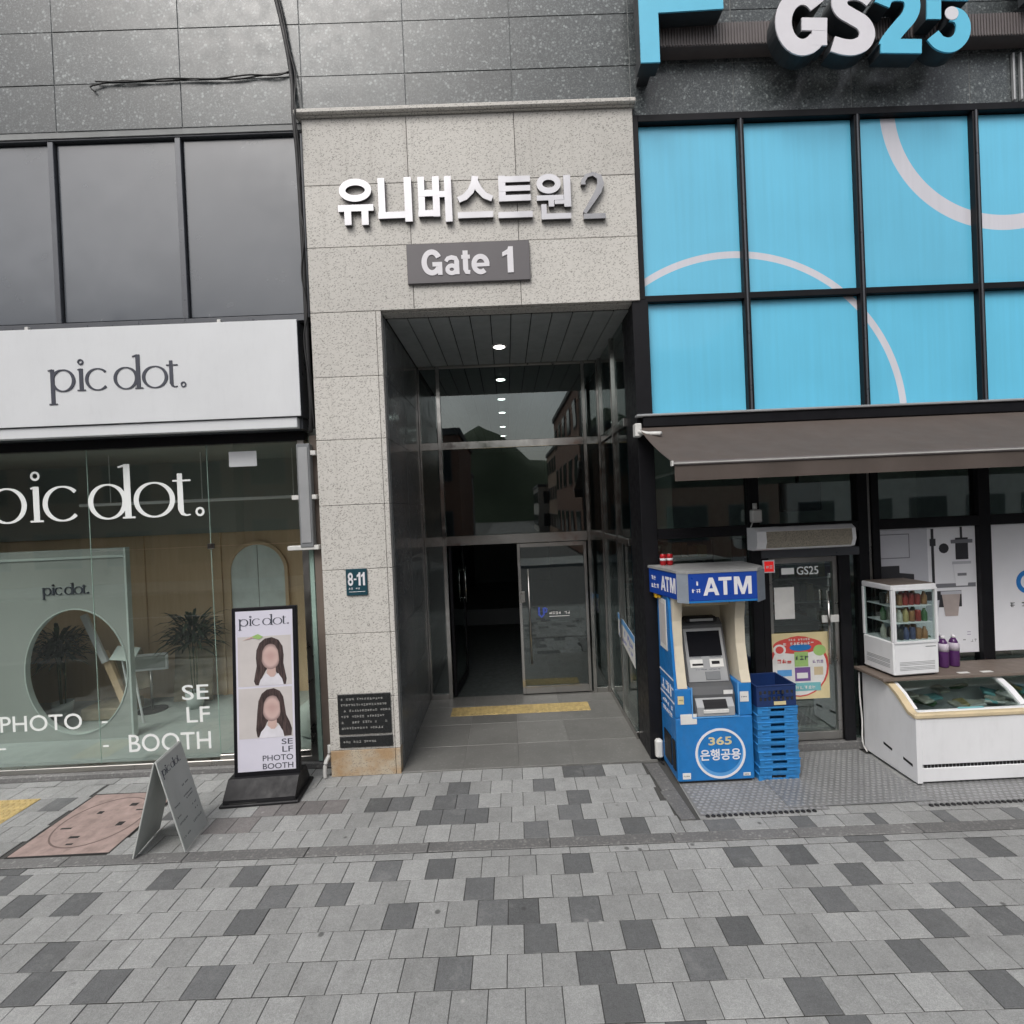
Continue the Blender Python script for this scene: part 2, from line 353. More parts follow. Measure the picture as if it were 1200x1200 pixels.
# ------------------------------------------------------------------ geometry helpers
ORG = {}
class MB:
    def __init__(s): s.v = []; s.f = []; s.m = []
    def add(s, vs, fs, m=0):
        k = len(s.v); s.v += [tuple(v) for v in vs]; s.f += [tuple(i+k for i in f) for f in fs]; s.m += [m]*len(fs); return s
    def box(s, x0, x1, y0, y1, z0, z1, b=0.0, m=0):
        if b <= 0:
            vs = [(x, y, z) for z in (z0, z1) for y in (y0, y1) for x in (x0, x1)]
            return s.add(vs, [(0,2,3,1), (4,5,7,6), (0,1,5,4), (2,6,7,3), (0,4,6,2), (1,3,7,5)], m)
        b = min(b, (x1-x0)*.45, (y1-y0)*.45, (z1-z0)*.45)
        vs = []; idx = {}
        lo, hi = (x0, y0, z0), (x1, y1, z1)
        for sx in (0, 1):
            for sy in (0, 1):
                for sz in (0, 1):
                    c = [hi[i] if q else lo[i] for i, q in enumerate((sx, sy, sz))]
                    d = [-b if q else b for q in (sx, sy, sz)]
                    for ax in range(3):
                        p = [c[i] if i == ax else c[i]+d[i] for i in range(3)]
                        idx[(sx, sy, sz, ax)] = len(vs); vs.append(p)
        fs = []
        def G(*k): return idx[k]
        for q in (0, 1):
            a = [G(q,0,0,0), G(q,1,0,0), G(q,1,1,0), G(q,0,1,0)]; fs.append(a if q else a[::-1])
            a = [G(0,q,0,1), G(0,q,1,1), G(1,q,1,1), G(1,q,0,1)]; fs.append(a if q else a[::-1])
            a = [G(0,0,q,2), G(1,0,q,2), G(1,1,q,2), G(0,1,q,2)]; fs.append(a if q else a[::-1])
        for p in (0, 1):
            for q in (0, 1):
                a = [G(0,p,q,1), G(1,p,q,1), G(1,p,q,2), G(0,p,q,2)]; fs.append(a if (p != q) else a[::-1])
                a = [G(p,0,q,2), G(p,1,q,2), G(p,1,q,0), G(p,0,q,0)]; fs.append(a if (p != q) else a[::-1])
                a = [G(p,q,0,0), G(p,q,1,0), G(p,q,1,1), G(p,q,0,1)]; fs.append(a if (p != q) else a[::-1])
        for sx in (0, 1):
            for sy in (0, 1):
                for sz in (0, 1):
                    a = [G(sx,sy,sz,0), G(sx,sy,sz,1), G(sx,sy,sz,2)]
                    fs.append(a if (sx+sy+sz) % 2 else a[::-1])
        return s.add(vs, fs, m)
    def prism(s, poly, a, b, axis='y', m=0):
        """2-D outline pushed from a to b; axis y: (x,z) outline, x: (y,z), z: (x,y)"""
        n = len(poly)
        def P(q, d):
            return (q[0], d, q[1]) if axis == 'y' else (d, q[0], q[1]) if axis == 'x' else (q[0], q[1], d)
        vs = [P(q, a) for q in poly] + [P(q, b) for q in poly]
        fs = [tuple(range(n)), tuple(range(2*n-1, n-1, -1))] + [(i, i+n, (i+1) % n+n, (i+1) % n) for i in range(n)]
        return s.add(vs, fs, m)
    def stroke(s, pts, y0, y1, closed=False, m=0):
        """ribbon letter stroke in the x-z plane: pts = (x, z, width), solid between y0 (front) and y1"""
        n = len(pts); L = []; Rr = []
        for i in range(n):
            if closed: a, b = pts[(i-1) % n], pts[(i+1) % n]
            else: a, b = pts[max(i-1, 0)], pts[min(i+1, n-1)]
            dx, dz = b[0]-a[0], b[1]-a[1]; q = math.hypot(dx, dz) or 1
            nx, nz_ = -dz/q, dx/q; h = pts[i][2]/2
            L.append((pts[i][0]+nx*h, pts[i][1]+nz_*h)); Rr.append((pts[i][0]-nx*h, pts[i][1]-nz_*h))
        vs = [(x, y0, z) for x, z in L] + [(x, y0, z) for x, z in Rr] + [(x, y1, z) for x, z in L] + [(x, y1, z) for x, z in Rr]
        fs = []
        for i in range(n if closed else n-1):
            j = (i+1) % n
            fs += [(i, j, n+j, n+i), (2*n+i, 3*n+i, 3*n+j, 2*n+j), (i, 2*n+i, 2*n+j, j), (n+i, n+j, 3*n+j, 3*n+i)]
        if not closed: fs += [(0, n, 3*n, 2*n), (n-1, 3*n-1, 4*n-1, 2*n-1)]
        return s.add(vs, fs, m)
    def tube(s, path, r, n=8, m=0):
        path = [Vector(p) for p in path]; k = len(path); rs = r if isinstance(r, (list, tuple)) else [r]*k
        vs = []; up = Vector((0, 0, 1))
        for i, p in enumerate(path):
            d = (path[min(i+1, k-1)]-path[max(i-1, 0)]).normalized()
            a = d.cross(up if abs(d.z) < .95 else Vector((0, 1, 0))).normalized(); b = d.cross(a)
            vs += [p + (a*math.cos(2*math.pi*j/n)+b*math.sin(2*math.pi*j/n))*rs[i] for j in range(n)]
        fs = [(i*n+j, i*n+(j+1) % n, (i+1)*n+(j+1) % n, (i+1)*n+j) for i in range(k-1) for j in range(n)]
        fs += [tuple(range(n-1, -1, -1)), tuple(range((k-1)*n, k*n))]
        return s.add(vs, fs, m)
    def lathe(s, prof, c, n=16, m=0, axis='z'):
        """prof = (radius, height) pairs turned about an axis through c"""
        vs = []
        for r, h in prof:
            for j in range(n):
                a = 2*math.pi*j/n; p = (r*math.cos(a), r*math.sin(a), h)
                if axis == 'y': p = (p[0], -p[2], p[1])
                vs.append((c[0]+p[0], c[1]+p[1], c[2]+p[2]))
        k = len(prof)
        fs = [(i*n+j, i*n+(j+1) % n, (i+1)*n+(j+1) % n, (i+1)*n+j) for i in range(k-1) for j in range(n)]
        fs += [tuple(range(n-1, -1, -1)), tuple(range((k-1)*n, k*n))]
        return s.add(vs, fs, m)
    def xform(s, mtx):
        s.v = [tuple(mtx @ Vector(v)) for v in s.v]; return s
    def fit(s, x0, x1, z0, z1):
        xs = [v[0] for v in s.v]; zs = [v[2] for v in s.v]; a, b, c, d = min(xs), max(xs), min(zs), max(zs)
        s.v = [(x0+(v[0]-a)/(b-a)*(x1-x0), v[1], z0+(v[2]-c)/(d-c)*(z1-z0)) for v in s.v]; return s

def mk(name, mb, mats, parent=None, smooth=False):
    xs, ys, zs = zip(*mb.v)
    c = Vector(((min(xs)+max(xs))/2, (min(ys)+max(ys))/2, (min(zs)+max(zs))/2 if parent else min(zs)))
    me = bpy.data.meshes.new(name)
    me.from_pydata([(v[0]-c.x, v[1]-c.y, v[2]-c.z) for v in mb.v], [], mb.f)
    for q in (mats if isinstance(mats, (list, tuple)) else [mats]): me.materials.append(mat(q))
    if any(mb.m): me.polygons.foreach_set('material_index', mb.m)
    if smooth:
        me.polygons.foreach_set('use_smooth', [True]*len(me.polygons))
    me.update()
    o = bpy.data.objects.new(name, me); COL.objects.link(o)
    if parent is not None: o.parent = parent; o.location = c-ORG[parent]
    else: o.location = c
    ORG[o] = c
    if name == 'print_line': o['kind'] = 'stuff'     # strokes too small to pick apart
    return o
def tag(o, label, cat, group=None):
    o['label'] = label; o['category'] = cat
    if group: o['group'] = group
    return o
def struct(o): o['kind'] = 'structure'; return o
def thing(name, label, cat, loc=(0, 0, 0), rot=None, group=None):
    """Empty at the thing's base. Without rot its parts are given in world metres, with rot in its own frame"""
    o = bpy.data.objects.new(name, None); o.empty_display_size = .2; COL.objects.link(o); o.location = loc
    if rot is not None: o.rotation_euler = rot; ORG[o] = Vector((0, 0, 0))
    else: ORG[o] = Vector(loc)
    return tag(o, label, cat, group)
def B(*a, **k): return MB().box(*a, **k)
TXT = {}
def text_mb(body, x0, x1, z0, z1, y0, y1, bold=0.0, space=1.0):
    """lettering in the x-z plane filling the given rectangle, front face at y0"""
    key = (body, bold, space)
    if key not in TXT:
        cu = bpy.data.curves.new('lettering', 'FONT'); cu.body = body; cu.offset = bold; cu.space_character = space
        cu.extrude = .5; cu.resolution_u = 4
        o = bpy.data.objects.new('lettering', cu); COL.objects.link(o)
        dg = bpy.context.evaluated_depsgraph_get(); dg.update()
        me = bpy.data.meshes.new_from_object(o.evaluated_get(dg))
        TXT[key] = ([tuple(v.co) for v in me.vertices], [tuple(p.vertices) for p in me.polygons])
        bpy.data.objects.remove(o); bpy.data.meshes.remove(me); bpy.data.curves.remove(cu)
    vs, fs = TXT[key]
    xs = [v[0] for v in vs]; ys = [v[1] for v in vs]; a, b, c, d = min(xs), max(xs), min(ys), max(ys)
    mb = MB()
    mb.add([(x0+(v[0]-a)/(b-a)*(x1-x0), y0 if v[2] > 0 else y1, z0+(v[1]-c)/(d-c)*(z1-z0)) for v in vs], fs)
    return mb
def digit_one(x0, x1, z0, z1, y0, y1):
    w, h = x1-x0, z1-z0
    return MB().prism([(x0+w*a, z0+h*b) for a, b in [(.45, 0), (1, 0), (1, 1), (.58, 1), (.50, .90), (.0, .78), (.0, .62), (.45, .70)]], y0, y1)
def atm_mb(x0, x1, z0, z1, y0, y1):
    """the three bold capitals of the cash machine signs as clean outlines"""
    mb = MB(); W = 3.42
    def put(polys, k0=0):
        for k, p in enumerate(polys): mb.prism([(x0+(x1-x0)*a/W, z0+(z1-z0)*b) for a, b in p], y0-(k0+k)*.0003, y1)
    put([[(0, 0), (.27, 0), (.70, 1), (.42, 1)], [(.84, 0), (1.12, 0), (.70, 1), (.46, 1)], [(.22, .20), (.90, .20), (.83, .39), (.30, .39)]])
    put([[(1.10, .81), (2.02, .81), (2.02, 1), (1.10, 1)], [(1.43, 0), (1.69, 0), (1.69, .80), (1.43, .80)]])
    put([[(2.18, 0), (2.42, 0), (2.42, 1), (2.18, 1)], [(3.18, 0), (3.42, 0), (3.42, 1), (3.18, 1)], [(2.43, 1), (2.43, .62), (2.70, 0), (2.92, 0), (2.55, 1)], [(3.17, 1), (3.17, .62), (2.90, 0), (2.68, 0), (3.05, 1)]])
    return mb
def scribble(x0, x1, z, h, y0, y1, seed=1, gap=.25):
    """print too small to read: a line of little blocks of strokes"""
    rn = random.Random(seed); mb = MB(); x = x0
    while x < x1-h*.4:
        w = h*rn.uniform(.7, .95)
        if rn.random() > .14:
            for k in range(5):
                if rn.random() < .55:
                    zz = z+h*rn.uniform(0, .85); mb.box(x, x+w, y0+k*.0002, y1, zz, zz+h*.11)
                else:
                    xx = x+w*rn.uniform(0, .8); mb.box(xx, xx+w*.14, y0+k*.0002, y1, z+h*rn.uniform(0, .2), z+h*rn.uniform(.7, 1))
        x += w+h*gap
    return mb
def arc(cx, cz, rx, rz, a0, a1, w, n=24):
    """points of an elliptic arc; w is a width or a function of the angle"""
    return [(cx+rx*math.cos(t), cz+rz*math.sin(t), w(t) if callable(w) else w) for t in (R(a0+(a1-a0)*i/n) for i in range(n+1))]

# 'pic dot.' in its own letter shapes: hairline-to-thick round bowls, x-height 1, baseline 0
def logo_letters():
    th = lambda t: .045+.095*abs(math.cos(t))**1.4
    S = {}
    S['p'] = [([(.16, -.52, .17), (.16, .98, .17)], 0), ([(-.02, -.55, .05), (.34, -.55, .05)], 0), ([(-.02, .93, .05), (.16, .97, .06)], 0), (arc(.62, .48, .47, .47, 0, 360, th, 40)[:-1], 1)]
    S['i'] = [([(1.42, .0, .165), (1.42, .98, .165)], 0), ([(1.24, .02, .05), (1.60, .02, .05)], 0), ([(1.28, .93, .05), (1.42, .96, .06)], 0), (arc(1.42, 1.27, .10, .10, 0, 360, .06, 16)[:-1], 1)]
    S['c'] = [(arc(2.14, .48, .48, .47, 42, 318, th, 34), 0)]
    S['d'] = [(arc(3.38, .48, .47, .47, 0, 360, th, 40)[:-1], 1), ([(3.93, .0, .175), (3.93, 1.50, .175)], 0), ([(3.78, .02, .05), (4.12, .02, .05)], 0), ([(3.70, 1.42, .05), (3.93, 1.48, .06)], 0)]
    S['o'] = [(arc(4.66, .48, .50, .47, 0, 360, th, 40)[:-1], 1)]
    S['t'] = [([(5.38, 1.18, .14), (5.38, .18, .16), (5.42, .06, .10), (5.52, .015, .05), (5.64, .03, .035)], 0), ([(5.18, .98, .05), (5.68, .98, .05)], 0)]
    S['dot'] = [(arc(5.90, .10, .095, .10, 0, 360, .06, 16)[:-1], 1)]
    return S
LOGO = logo_letters()
def logo_mb(ch, x0, z0, k, y0, y1):
    mb = MB()
    for j, (pts, cl) in enumerate(LOGO[ch]):
        mb.stroke([(x0+x*k, z0+z*k, w*k) for x, z, w in pts], y0-j*.0007, y1, bool(cl))
    return mb
def logo(parent, x0, z0, k, y0, y1, m, chars='p i c d o t dot'.split()):
    for ch in chars: mk('letter', logo_mb(ch, x0, z0, k, y0, y1), m, parent)
def logo_joined(x0, z0, k, y0, y1):
    mb = MB()
    for ch in LOGO: a = logo_mb(ch, x0, z0, k, y0, y1); mb.add(a.v, a.f)
    return mb

# ------------------------------------------------------------------ ground, pavement, road
TH = .017                                        # the paving runs about one degree off the facade
def uv(u, v): return (u*math.cos(TH)+v*math.sin(TH), v*math.cos(TH)-u*math.sin(TH))
ground = struct(mk('ground', MB().add([(-400, -600, -.30), (400, -600, -.30), (400, 400, -.30), (-400, 400, -.30)], [(0, 1, 2, 3)]), 'mortar'))
bed = MB()
bed.box(-12, 12, -4.6, .35, -.28, -.009)
pavement = struct(mk('pavement', bed, 'mortar'))
road = struct(mk('road', B(-60, 60, -15.0, -4.85, -.29, -.13), 'asphalt'))
for i in range(8):
    struct(mk('road_marking', B(-28+i*8, -25+i*8, -10.05, -9.90, -.13, -.126), 'road_white'))
far_pav = struct(mk('pavement_far', B(-60, 60, -18.6, -15.0, -.29, 0), 'paver_light'))
kmb = MB()
for i in range(24): kmb.box(-12+i, -12+i+.994, -4.85, -4.61, -.28, .0, .015)
kerb = struct(mk('kerb', kmb, 'kerb_granite'))

PX = .2145; GAP = .0045
front_v = [-1.39-.2275*k for k in range(0, 15)]
back_v = [-.0, -.235, -.472, -.709, -.946, -1.182]
dark_front = {0: [-3.96, -2.65, -2.2, -1.01, -.57, .49, 1.83, 2.25, 2.85, 3.65], 1: [-3.8, -3.2, -1.84, -1.38, -.26, 2.54, 3.30], 2: [-1.95, -.80, -.17, .05, .47, 2.20, 3.01],
              3: [-3.14, .14, .80, 1.45, 2.69, 3.20], 4: [-3.01, -2.60, -1.93, -.38, .47, 1.13, 2.38], 5: [.58, 1.67, 2.64]}
dark_back = {0: [.59, .80], 1: [-.60, .26], 2: [-.70, -.48, .60, -1.34, -1.13], 3: [-.60, -.81, -.37, .49], 4: [.16, .60, 1.02]}
rose_back = {2: [-1.83, -2.07, -2.29, -2.5], 3: [-2.75, -2.55]}
rnd = random.Random(3)
tiles = []                                       # (u0,u1,v0,v1,kind)
def phase(row): return -.075 if row % 2 == 0 else .032
for r in range(14):
    n0 = math.floor((-7-phase(r))/PX); n1 = math.ceil((7-phase(r))/PX)
    for n in range(n0, n1):
        u0 = phase(r)+n*PX; uc = u0+PX/2
        if r in dark_front and abs(uc) < 4.2: d = any(abs(uc-q) < PX/2 for q in dark_front[r])
        else: d = rnd.random() < .17
        tiles.append((u0, u0+PX, front_v[r+1], front_v[r], 1 if d else 0))
MAN = (-4.42, -3.52, -1.105, -.12)                # manhole cover footprint
for r in range(5):
    ph = .05 if r % 2 == 0 else -.058
    n0 = math.floor((-7-ph)/PX); n1 = math.ceil((1.36-ph)/PX)
    for n in range(n0, n1):
        u0 = ph+n*PX; u1 = u0+PX; uc = u0+PX/2
        u1c = min(u1, 1.345+r*.018)
        if u1c-u0 < .05: continue
        v1, v0 = back_v[r], back_v[r+1]
        if u1 > MAN[0] and u0 < MAN[1]:
            if u0 < MAN[0]-.06: u1c = MAN[0]
            elif u1 > MAN[1]+.06: u0 = MAN[1]
            else: continue
        if r in (1, 2) and u1 > -5.43 and u0 < -4.95:   # yellow tactile blocks lie here
            if u0 < -5.43-.03: u1c = -5.43
            elif u1 > -4.95+.03: u0 = -4.95
            else: continue
        k = 1 if any(abs(uc-q) < PX/2 for q in dark_back.get(r, [])) else 2 if any(abs(uc-q) < PX/2 for q in rose_back.get(r, [])) else 0
        if uc < -3.2 and k == 0: k = 1 if rnd.random() < .06 else 0
        tiles.append((u0, u1c, v0, v1, k))
        if abs(u0-(ph+n*PX)) > .01: pass
for n in range(4): tiles.append((MAN[0]+n*.225, MAN[0]+(n+1)*.225, -.186, -.002, 0))
for n in range(-24, 0):                          # cut row against the photo shop sill
    u0 = n*.2145-2.03
    if u0+.2145 <= -2.02: tiles.append((u0, u0+.2145, .003, .165, 0))
# narrow cut row under the granite strip
for n in range(-22, 22):
    u0 = n*.32+.1; tiles.append((u0, u0+.32, -1.388, -1.312, 0 if rnd.random() > .1 else 1))
# apron edge on the store side: long pale and short dark blocks
x = 1.42; k = 0
for u0, u1, kd in [(1.42, 1.62, 0), (1.62, 1.89, 1), (1.89, 2.13, 0), (2.13, 2.37, 0), (2.37, 2.53, 1), (2.53, 2.77, 0), (2.77, 3.02, 0), (3.02, 3.13, 1), (3.13, 3.37, 0), (3.37, 3.60, 0), (3.60, 3.73, 1), (3.73, 3.97, 0), (3.97, 4.20, 0), (4.20, 4.36, 1), (4.36, 4.60, 0), (4.60, 4.85, 0), (4.85, 5.0, 1), (5.0, 5.5, 0), (5.5, 6.0, 0), (6.0, 6.9, 0)]:
    tiles.append((u0, u1, -1.182, -1.02, kd))
for n in range(26):                              # plain paving under the mats
    tiles.append((1.60+n*.22, 1.82+n*.22, -1.018, -.70, 0)); tiles.append((1.60+n*.22, 1.82+n*.22, -.698, -.35, 0)); tiles.append((1.60+n*.22, 1.82+n*.22, -.348, .0, 0))
def in_view(u, v):
    return -5.5-v*0 < u < 5.5 and v > -2.98 and abs(u) < (v+5.6)*1.02+.1
def size_key(t):
    uc, vc = (t[0]+t[1])/2, (t[2]+t[3])/2
    vis = in_view(uc, vc) and not (uc > 1.55 and vc > -1.02)
    return (0 if vis else 1, vc)
tiles.sort(key=size_key)
pm = ['paver_light', 'paver_dark', 'paver_rose']
PM = {}
rest = MB()
for i, (u0, u1, v0, v1, kd) in enumerate(tiles):
    a, b = u1-u0-GAP, v1-v0-GAP; uc, vc = (u0+u1)/2, (v0+v1)/2
    z = rnd.uniform(-.0022, .0010); X, Y = uv(uc, vc)
    if i < 300:
        key = (round(a, 4), round(b, 4), kd)
        if key not in PM:
            q = MB().box(-a/2, a/2, -b/2, b/2, -.006, .0, .0045); me = bpy.data.meshes.new('paver'); me.from_pydata(q.v, [], q.f); me.materials.append(mat(pm[kd])); PM[key] = me
        o = bpy.data.objects.new('paver', PM[key]); COL.objects.link(o); o.parent = pavement
        o.location = Vector((X, Y, z))-ORG[pavement]; o.rotation_euler = (rnd.uniform(-.004, .004), rnd.uniform(-.004, .004), -TH+rnd.uniform(-.006, .006))
    else:
        q = MB().box(-a/2, a/2, -b/2, b/2, -.006, .0, .0045, m=kd); q.xform(Matrix.Translation((X, Y, z)) @ Matrix.Rotation(-TH, 4, 'Z')); k0 = len(rest.v)
        rest.v += q.v; rest.f += [tuple(j+k0 for j in f) for f in q.f]; rest.m += q.m
o = mk('paver_field', rest, pm, pavement); o['kind'] = 'stuff'
# granite strip lengths along the paving, and the short strip beside the store apron
for i in range(-7, 7):
    u0 = i*1.02+.27
    q = B(u0, u0+1.014, -1.308, -1.186, -.006, .004, .006); q.xform(Matrix.Rotation(-TH, 4, 'Z')); mk('granite_strip', q, 'kerb_granite', pavement)
for v0, v1 in ((-.56, -.03), (-1.015, -.565)):
    q = MB().prism([(1.355-v1*.04, v1), (1.50-v1*.06, v1), (1.50-v0*.06, v0), (1.355-v0*.075, v0)], -.006, .006, 'z'); q.xform(Matrix.Rotation(-TH, 4, 'Z')); mk('granite_strip', q, 'kerb_granite', pavement)

# tactile blocks by the photo shop
tact = tag(mk('tactile_paving', B(-5.425, -4.958, -.615, -.150, -.006, .003, .003), 'tactile_yellow'), 'worn yellow tactile paving block with round studs beside the square manhole cover', 'paving block')
dm = MB()
for i in range(8):
    for j in range(8): dm.lathe([(.017, 0), (.012, .005)], (-5.395+i*.058, -.585+j*.057, .0035), 8)
q = mk('stud', dm, 'tactile_yellow', tact); q['kind'] = 'stuff'
# square rose manhole cover
man = thing('manhole_cover', 'square rose concrete manhole cover with a round lid outline and slots beside the folding board', 'manhole cover', ((MAN[0]+MAN[1])/2, (MAN[2]+MAN[3])/2, 0))
mk('frame', MB().box(MAN[0]+.004, MAN[1]-.004, MAN[2]+.004, MAN[3]-.004, -.008, .000, .002), 'dark_slot', man)
mk('plate', MB().box(MAN[0]+.018, MAN[1]-.018, MAN[2]+.018, MAN[3]-.018, -.004, .003, .002), 'rose_concrete', man)
cx, cy = (MAN[0]+MAN[1])/2, (MAN[2]+MAN[3])/2
rg = MB(); rg.stroke([(cx+.36*math.cos(t*math.pi/24), cy+.39*math.sin(t*math.pi/24), .014) for t in range(48)], 0, 1, True)
rg.v = [(v[0], v[2], .0032 if v[1] == 1 else .0042) for v in rg.v]
mk('lid_outline', rg, 'rose_groove', man)
for ax, ay, ww, hh in ((-.25, -.10, .10, .02), (-.12, .14, .05, .045), (.12, .26, .07, .05), (-.06, -.24, .09, .03), (.22, -.06, .06, .06), (.26, .16, .10, .02), (-.02, -.34, .06, .02)):
    mk('slot', B(cx+ax-ww/2, cx+ax+ww/2, cy+ay-hh/2, cy+ay+hh/2, .0025, .0040), 'dark_slot', man)

# ------------------------------------------------------------------ the building: granite upper wall, beige portal, recessed entrance
bld = thing('building', 'dark speckled granite building with a beige stone entrance portal and deep recess', 'building', (0, 1, 0))
clad = mk('granite_wall', B(-9, 9, .066, .45, 6.97, 12.0), 'joint_grey', bld)
zr = [7.03, 7.53, 8.09, 8.66, 9.22, 9.79, 10.36, 11.0]
xr = [-8.65, -7.31, -5.97, -4.63, -3.29, -2.0, -.89, .26, 1.54, 2.66, 3.95, 5.25, 6.55, 7.85, 8.98]
srn = random.Random(11)
for i in range(len(xr)-1):
    for j in range(len(zr)-1):
        z0 = zr[j] if j else (6.985 if xr[i] >= 1.5 else 7.03)
        dy = srn.uniform(-.0015, .0015)
        mk('slab', B(xr[i]+.003, xr[i+1]-.003, .06+dy, .092+dy, z0+.003, zr[j+1]-.003, .003), 'granite', clad)
mk('parapet', B(-9.05, 9.05, .03, .5, 11.0, 11.15, .01), 'kerb_granite', bld)
mk('roof', B(-9, 9, .5, 12, 11.0, 11.1), 'render_grey', bld)
mk('side_wall', B(-9.2, -9.0, .1, 12, 0, 11), 'render_grey', bld); mk('side_wall', B(9.0, 9.2, .1, 12, 0, 11), 'render_grey', bld); mk('back_wall', B(-9.2, 9.2, 14.2, 14.4, 0, 11), 'render_grey', bld)
mk('floor_slab', B(-9, 9, .46, 14.2, 5.05, 5.3), 'render_dark', bld)

core = MB(); core.box(-1.98, 1.55, .045, .30, 4.99, 7.03); core.box(-1.98, -1.275, .045, .40, .0, 4.99)
portal = mk('portal', core, 'dark_joint', bld)
hx = [-2.0, -.89, .26, 1.535]; hz = [4.97, 5.66, 6.32, 7.03]
for i in range(3):
    for j in range(3):
        dy = srn.uniform(-.001, .001)
        mk('stone_panel', B(hx[i]+.0025, hx[i+1]-.0025, dy, .044+dy, hz[j]+.0025, hz[j+1]-.0025, .003), 'beige_stone', portal)
pz = [.28, .84, 1.53, 2.22, 2.91, 3.61, 4.28, 4.97]
for j in range(7):
    dy = srn.uniform(-.001, .001)
    mk('stone_panel', B(-2.0+.0025, -1.305, dy, .044+dy, pz[j]+.0025, pz[j+1]-.0025, .003), 'beige_stone', portal)
    mk('edge_strip', B(-1.301, -1.25, dy+.001, .10, pz[j]+.0025, pz[j+1]-.0025, .003), 'beige_stone', portal)
mk('base_stone', B(-1.998, -1.305, -.004, .044, .0, .2775, .004), 'beige_base', portal)
mk('edge_strip', B(-1.301, -1.25, -.003, .10, .0, .2775, .003), 'beige_base', portal)
# pillar side turned to the photo shop, and lintel underside
mk('pillar_side', B(-2.002, -1.982, .046, .42, .0, 4.97), 'beige_stone', portal)
mk('lintel', B(-1.248, 1.535, .046, .20, 4.955, 4.985, .003), 'beige_stone', portal)
cap = MB(); cap.box(-2.06, 1.565, -.065, .055, 7.045, 7.10, .012); cap.box(-2.03, 1.55, -.03, .055, 7.032, 7.046)
mk('cornice', cap, 'beige_stone', portal)

# recess: polished granite on the left, metal plank ceiling, stone floor
lw = mk('recess_wall', B(-1.35, -1.262, .10, 2.14, .0, 4.95), 'dark_joint', bld)
ly = [.101, 1.02, 2.08]
for i in range(2):
    for j in range(8):
        z0 = ([0]+pz)[j]; z1 = pz[j]
        mk('stone_panel', B(-1.262, -1.235+srn.uniform(-.0012, .0012), ly[i]+.002, ly[i+1]-.002, z0+.002, min(z1, 4.93)-.002, .002), 'granite_polished', lw)
ceil = mk('entrance_ceiling', B(-1.3, 1.6, .20, 14.0, 4.955, 5.04), 'dark_joint', bld)
nx = 12; pw = (1.52+1.23)/nx
for i in range(nx):
    mk('ceiling_plank', B(-1.23+i*pw+.005, -1.23+(i+1)*pw-.005, .205, 2.07, 4.935, 4.953, .003), 'ceiling_metal', ceil)
for i in range(nx):
    mk('ceiling_plank', B(-1.23+i*pw+.005, -1.23+(i+1)*pw-.005, 2.13, 13.9, 4.935, 4.953, .003), 'ceiling_metal', ceil)
fl = mk('recess_floor', B(-1.27, 1.52, .0, 2.14, -.25, .011), 'granite_floor', bld)
fx = [-1.234, -.58, .02, .62, 1.44]; fy = [.004, .55, 1.15, 1.75, 2.13]
for i in range(4):
    for j in range(4):
        mk('floor_tile', B(fx[i]+.002, fx[i+1]-.002, fy[j]+.002, fy[j+1]-.002, .004, .014+srn.uniform(-.0008, .0008), .002), 'granite_floor', fl)
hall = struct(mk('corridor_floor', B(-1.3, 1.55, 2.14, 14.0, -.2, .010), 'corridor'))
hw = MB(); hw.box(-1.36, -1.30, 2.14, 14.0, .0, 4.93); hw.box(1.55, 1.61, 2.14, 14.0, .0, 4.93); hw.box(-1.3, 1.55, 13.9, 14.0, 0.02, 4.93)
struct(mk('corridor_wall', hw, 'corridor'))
struct(mk('corridor_partition', B(-1.28, 1.53, 6.0, 6.06, .2, .55), 'render_dark'))
for i, y in enumerate((1.24, 2.95, 4.45, 5.85, 7.8, 9.5)):
    t_ = thing('downlight', 'lit round downlight in the metal ceiling of the entrance recess' if i == 0 else 'lit round downlight in the dark corridor ceiling, %s one behind the glass' % ['', 'first', 'second', 'third', 'fourth', 'fifth'][i], 'downlight', (0, y, 4.935), group='downlights of the entrance and corridor')
    mk('trim_ring', MB().lathe([(.095, 0), (.105, .012), (.072, .014)], (0, y, 4.920), 24), 'white_plastic', t_)
    mk('lamp', MB().lathe([(.070, 0), (.071, .010)], (0, y, 4.917), 20), 'lamp_white', t_)
# tactile warning strip before the doors
ts = tag(mk('tactile_strip', B(-.88, 1.03, 1.42, 1.72, .0135, .018, .002), 'tactile_yellow'), 'yellow ribbed tactile strip on the stone floor before the glass doors', 'floor strip')
rb = MB()
for i in range(32): rb.box(-.865+i*.0595, -.865+i*.0595+.03, 1.435, 1.705, .0175, .0225, .0015)
q = mk('rib', rb, 'tactile_yellow', ts); q['kind'] = 'stuff'

